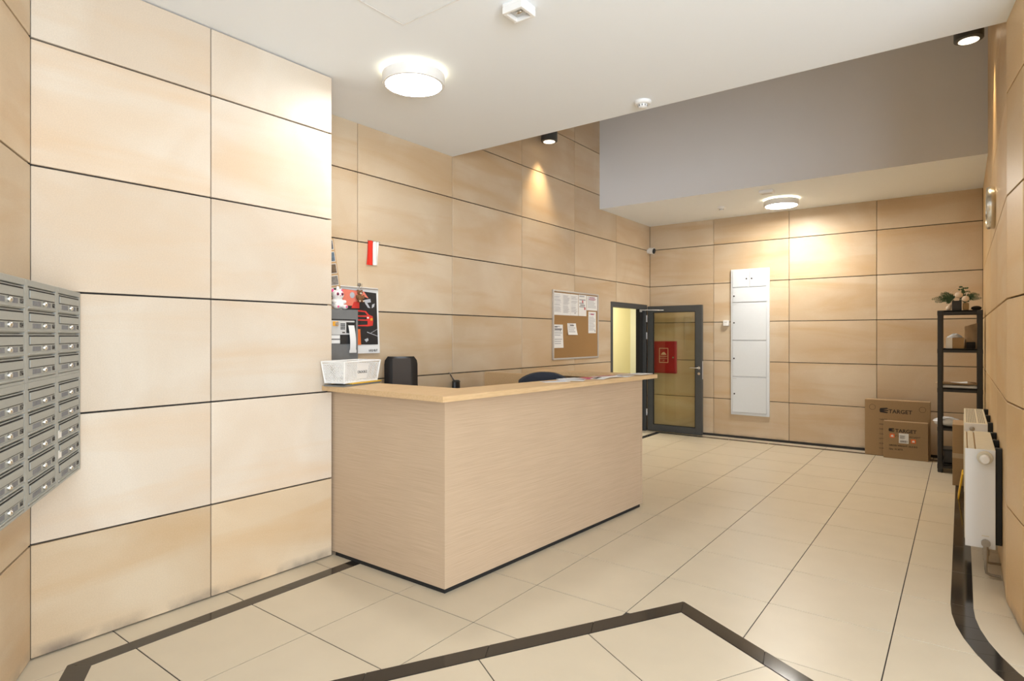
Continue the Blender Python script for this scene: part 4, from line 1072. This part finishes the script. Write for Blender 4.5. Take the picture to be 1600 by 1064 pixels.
MB().box(0.03, 0.10, 0.04, 0.10, 0.0298, 0.0306).build('postage_label', PAPER, gp)
pe = thing('padded_envelope', 'brown padded envelope with white label on the third shelf', 'envelope', (-0.245, 8.365, sh(2) + 0.031))
def env(s_):
    def f(u, v):
        b_ = math.sin(PI * u) ** 0.5 * math.sin(PI * v) ** 0.5 if 0 < u < 1 and 0 < v < 1 else 0
        return (u * 0.40 - 0.0, v * 0.26, 0.017 + s_ * 0.018 * b_ + 0.010 * math.sin(u * 7 + v * 3) * (1 if s_ > 0 else 0.4) * b_ + 0.004)
    return f
MB().grid(env(1), 14, 8).grid(env(-1), 14, 8).build('envelope_body', KRAFT, pe, True)
MB().grid(lambda u, v: (0.145 + 0.15 * u, 0.03 + 0.10 * v, env(1)((0.145 + 0.15 * u) / 0.40, (0.03 + 0.10 * v) / 0.26)[2] + 0.0015), 6, 4, 0.0006).build('address_label', PAPER, pe)
wp = thing('plastic_parcel', 'small crumpled white plastic parcel on the fourth shelf', 'parcel', (-0.13, 8.45, sh(3)))
m = MB().ball((0.0, 0, 0.05), 0.135, 0.09, 0.052, 3)
for v in m.bm.verts:
    v.co += Vector((random.uniform(-.007, .007), random.uniform(-.007, .007), random.uniform(-.007, .007))); v.co.z = max(v.co.z, 0.0015)
m.build('wrapped_bundle', POLY, wp, True)
cr = thing('storage_crate', 'dark plastic crate at the bottom of the shelf unit', 'crate', (-0.165, 8.42, sh(4)))
MB().box(0.0, 0.29, 0.0, 0.24, 0, 0.012).box(0, 0.29, 0, 0.010, 0, 0.16).box(0, 0.29, 0.23, 0.24, 0, 0.16).box(0, 0.01, 0.01, 0.23, 0, 0.16).box(0.28, 0.29, 0.01, 0.23, 0, 0.16).build('crate_shell', plain('dark_grey_plastic', (0.045, 0.046, 0.05), 0.5), cr)
MB().box(-0.006, 0.296, -0.006, 0.246, 0.145, 0.165, bev=0.004).build('crate_lid', BLACK, cr)

# ------------------------------------------------------------------ radiators on the right wall
RX0, RX1, RZ0, RZ1 = 0.017, 0.172, 0.185, 0.822
def radiator(label, y0, y1, smooth_top):
    r = thing('radiator', label, 'radiator', (RX0, y0, 0))
    d, L_ = RX1 - RX0, y1 - y0
    pn = MB().box(0, 0.012, 0.004, L_ - 0.004, RZ0, RZ1 - 0.01, bev=0.004, seg=2)
    for k in range(1, 12): pn.box(-0.003, 0.002, L_ * k / 12 - 0.012, L_ * k / 12 + 0.012, RZ0 + 0.03, RZ1 - 0.05, bev=0.002)
    pn.build('front_plate', OFFWHITE, r)
    MB().box(d - 0.012, d, 0.004, L_ - 0.004, RZ0, RZ1 - 0.01, bev=0.004).box(d * 0.45, d * 0.52, 0.01, L_ - 0.01, RZ0 + 0.01, RZ1 - 0.03).build('rear_plate', OFFWHITE, r)
    for y in (0.0, L_ - 0.006): MB().box(0.0, d, y, y + 0.006, RZ0, RZ1 - 0.003, bev=0.002).build('end_cover', ENAMEL, r)
    if smooth_top:
        t_ = MB()
        for a, b in ((0.0, 0.010), (0.016, 0.050), (0.058, d)): t_.box(a, b, 0.006, L_ - 0.006, RZ1 - 0.012, RZ1, bev=0.003)
        t_.build('top_cover', OFFWHITE, r)
        MB().box(0.004, d - 0.004, 0.008, L_ - 0.008, RZ1 - 0.016, RZ1 - 0.010).build('top_groove', KRAFT, r)
    else:
        MB().box(0.0, d, 0.006, L_ - 0.006, RZ1 - 0.010, RZ1, bev=0.003).build('top_cover', OFFWHITE, r)
        s_ = MB()
        for i in range(11):
            if i == 6: continue
            for j in range(26):
                s_.box(0.014 + i * 0.0118, 0.0205 + i * 0.0118, 0.03 + j * (L_ - 0.06) / 26, 0.03 + (j + 0.48) * (L_ - 0.06) / 26, RZ1 - 0.001, RZ1 + 0.0006)
        o = s_.build('grille_slots', INK, r); o['kind'] = 'stuff'
    for y in (0.06, L_ * 0.5, L_ - 0.06):
        MB().box(d + 0.0005, XR - RX0 - 0.001, y - 0.022, y + 0.022, RZ0 + 0.02, RZ1 + 0.006, bev=0.003).build('wall_bracket', DARKSTEEL, r)
    return r
rn = radiator('nearer white panel radiator with smooth top and round valve', 4.90, 5.80, True)
th = MB().lathe([(0, -0.075), (0.021, -0.075), (0.027, -0.068), (0.029, -0.030), (0.024, -0.022), (0, -0.022)], (0.102, 0, 0.763), 'y', 22).build('valve_knob', WHITE, rn, True)
MB().lathe([(0, -0.024), (0.040, -0.024), (0.043, -0.004), (0, -0.004)], (0.102, 0, 0.768), 'y', 22).build('valve_collar', OFFWHITE, rn, True)
vp = MB().tube([(0.106, -0.015, 0.235), (0.106, -0.018, 0.15), (0.106, -0.018, 0.06), (0.110, -0.016, 0.035), (0.13, -0.012, 0.025), (0.181, -0.008, 0.022)], 0.0085, 10)
vp.tube([(0.106, -0.010, 0.12), (0.112, 0.0, 0.10), (0.13, 0.03, 0.088), (0.182, 0.05, 0.085)], 0.0075, 10)
vp.build('supply_pipe', PIPE, rn, True)
m = MB().cyl((0.106, -0.016, 0.185), (0.106, -0.016, 0.150), 0.019, seg=12).cyl((0.106, -0.016, 0.150), (0.106, -0.016, 0.115), 0.014, seg=12).cyl((0.106, -0.016, 0.205), (0.106, -0.016, 0.185), 0.014, seg=12)
m.lathe([(0.019, -0.026), (0.024, -0.026), (0.024, -0.004), (0.019, -0.004)], (0.106, 0, 0.222), 'y', 20)
m.build('pipe_valve', PIPE, rn, True)
MB().box(0.085, 0.123, -0.0015, 0.001, 0.262, 0.267).build('maker_plate', OFFWHITE, rn)
rf = radiator('farther white panel radiator with slotted top grille', 6.33, 7.58, False)
MB().lathe([(0, -0.014), (0.010, -0.014), (0.018, -0.010), (0.019, -0.001), (0, -0.001)], (0.052, 0, 0.772), 'y', 18).build('end_plug', PIPE, rf, True)

# yellow floor sign leaning against the far radiator
ys = thing('floor_sign', 'yellow plastic floor sign leaning beside the far radiator', 'sign', (-0.032, 7.08, 0.001))
MB().prism([(0.0, 0.0), (0.010, 0.0), (0.043, 0.24), (0.033, 0.24)], 0.0, 0.26, 'y').build('sign_board', YELLOW, ys)

# ------------------------------------------------------------------ round wall clock, seen edge on
ck = thing('wall_clock', 'round wall clock in a steel case high on the right wall', 'clock', (XR, 6.02, 2.555), R(-90))
MB().lathe([(0, 0), (0.158, 0), (0.163, -0.006), (0.163, -0.046), (0.157, -0.054), (0.146, -0.054), (0.144, -0.040), (0, -0.040)], (0, 0, 0), 'y', 48).build('case', CHROME, ck, True)
MB().lathe([(0, -0.0415), (0.1435, -0.0415), (0.1435, -0.0395), (0, -0.0395)], (0, 0, 0), 'y', 40).build('dial', PAPER, ck)
MB().box(-0.004, 0.004, -0.045, -0.043, -0.02, 0.105).build('minute_hand', INK, ck); MB().box(-0.02, 0.07, -0.0475, -0.0455, -0.005, 0.005).build('hour_hand', INK, ck)
m = MB()
for k in range(12):
    a = R(30 * k); m.box(-0.003, 0.003, -0.043, -0.041, 0.118, 0.138)
    for v in m.bm.verts[-8:]: v.co = Matrix.Rotation(a, 3, 'Y') @ v.co
m.build('hour_marks', INK, ck)
MB().lathe([(0, -0.053), (0.146, -0.053), (0.146, -0.051), (0, -0.051)], (0, 0, 0), 'y', 40).build('cover_glass', CLEAR, ck)

# ------------------------------------------------------------------ lamps and small things on the ceilings
def ceiling_lamp(label, x, y, zc, face):
    t = thing('ceiling_lamp', label, 'lamp', (x, y, zc), 0, 'round ceiling lamps')
    MB().lathe([(0, 0), (0.16, 0), (0.16, -0.020), (0, -0.020)], seg=40).build('mounting_plate', WHITE, t, True)
    MB().lathe([(0.160, -0.012), (0.196, -0.014), (0.196, -0.017), (0.160, -0.016)], seg=48).build('back_ring', LAMPGLOW, t, True)
    MB().lathe([(0.0, -0.018), (0.205, -0.018), (0.214, -0.024), (0.214, -0.085), (0.209, -0.094), (0.193, -0.094), (0.192, -0.088), (0.0, -0.088)], seg=56).build('drum', WHITE, t, True)
    MB().lathe([(0.0, -0.0885), (0.191, -0.0885), (0.191, -0.0925), (0.0, -0.0945)], seg=48).build('diffuser', face, t, True)
ceiling_lamp('large round lit ceiling lamp above the desk front', -3.03, 2.90, ZC, LAMPFACE)
ceiling_lamp('far round lit ceiling lamp before the utility cabinet', -1.911, 8.48, ZD, LAMPFACE2)

el = thing('emergency_light', 'white square emergency light box near the top edge of the ceiling', 'light', (-1.955, 2.665, ZC))
m = MB()
h_ = 0.066
m.box(-h_, h_, -h_, h_, -0.020, 0.0, bev=0.003)
for a in ((-h_, h_, -h_, -h_ + 0.018), (-h_, h_, h_ - 0.018, h_), (-h_, -h_ + 0.018, -h_ + 0.018, h_ - 0.018), (h_ - 0.018, h_, -h_ + 0.018, h_ - 0.018)): m.box(a[0], a[1], a[2], a[3], -0.055, -0.019, bev=0.002)
m.build('housing', WHITE, el)
MB().box(-0.046, 0.046, -0.046, 0.046, -0.034, -0.0195, bev=0.006).build('reflector', PANELLIGHT, el)
MB().ball((0.0, 0, -0.036), 0.022, 0.014, 0.010).build('led_lens', CHROME, el, True)

def detector(name, label, x, y, zc, r=0.055):
    t = thing(name, label, 'detector', (x, y, zc))
    MB().lathe([(0, 0), (r, 0), (r, -0.018), (r * 0.86, -0.026), (0, -0.026)], seg=32).build('base', WHITE, t, True)
    h = MB().lathe([(0, -0.025), (r * 0.58, -0.025), (r * 0.55, -0.044), (r * 0.4, -0.052), (0, -0.053)], seg=24).build('sensor_head', WHITE, t, True)
    v_ = MB()
    for k in range(10):
        a = 2 * PI * k / 10; c_, s_ = math.cos(a), math.sin(a)
        v_.box(r * 0.565 - 0.003, r * 0.565 + 0.0015, -0.004, 0.004, -0.042, -0.029)
        for v in v_.bm.verts[-8:]: v.co = Matrix.Rotation(a, 3, 'Z') @ v.co
    v_.build('vents', PANELGREY, h)
detector('smoke_detector', 'white smoke detector at the edge of the low ceiling slab', -1.985, 4.335, ZC, 0.064)
detector('smoke_detector', 'small white detector on the drop ceiling left of the lamp', -2.704, 8.50, ZD, 0.050)
eb = thing('emergency_light', 'flat white emergency light box beside the far ceiling lamp', 'light', (-1.945, 7.88, ZD))
MB().box(-0.085, 0.085, -0.05, 0.05, -0.038, 0, bev=0.008, seg=2).build('housing', WHITE, eb); MB().box(-0.06, 0.06, -0.03, 0.03, -0.041, -0.037).build('lens', PANELLIGHT, eb)

# cylinder spotlights on the walls above the gap
def wall_spot(label, x, y, z, wx):
    t = thing('wall_spotlight', label, 'spotlight', (x, y, z), 0, 'cylinder spotlights')
    MB().lathe([(0.086, -0.004), (0.095, 0.0), (0.100, 0.004), (0.100, 0.30), (0.095, 0.305), (0.0, 0.305), (0.0, 0.03), (0.072, 0.03)], seg=40).build('cylinder_housing', ANTHRACITE, t, True)
    MB().lathe([(0.0, 0.002), (0.070, 0.002), (0.070, -0.006), (0.0, -0.010)], seg=32).build('lens', SPOTFACE, t, True)
    MB().box(min(0, wx - x), max(0, wx - x), -0.03, 0.03, 0.12, 0.20).build('wall_arm', ANTHRACITE, t)
    spot('spotlight_beam', (x, y, z - 0.02), (x + (wx - x) * 0.25, y, 0), SPOT_P, SPOT_C, 75, 0.9, 0.05)
wall_spot('cylinder spotlight on the alcove wall above the notice board', -3.985, 6.05, 3.90, XA)
wall_spot('cylinder spotlight on the right wall near the ceiling slab', 0.045, 6.12, 3.955, XR)
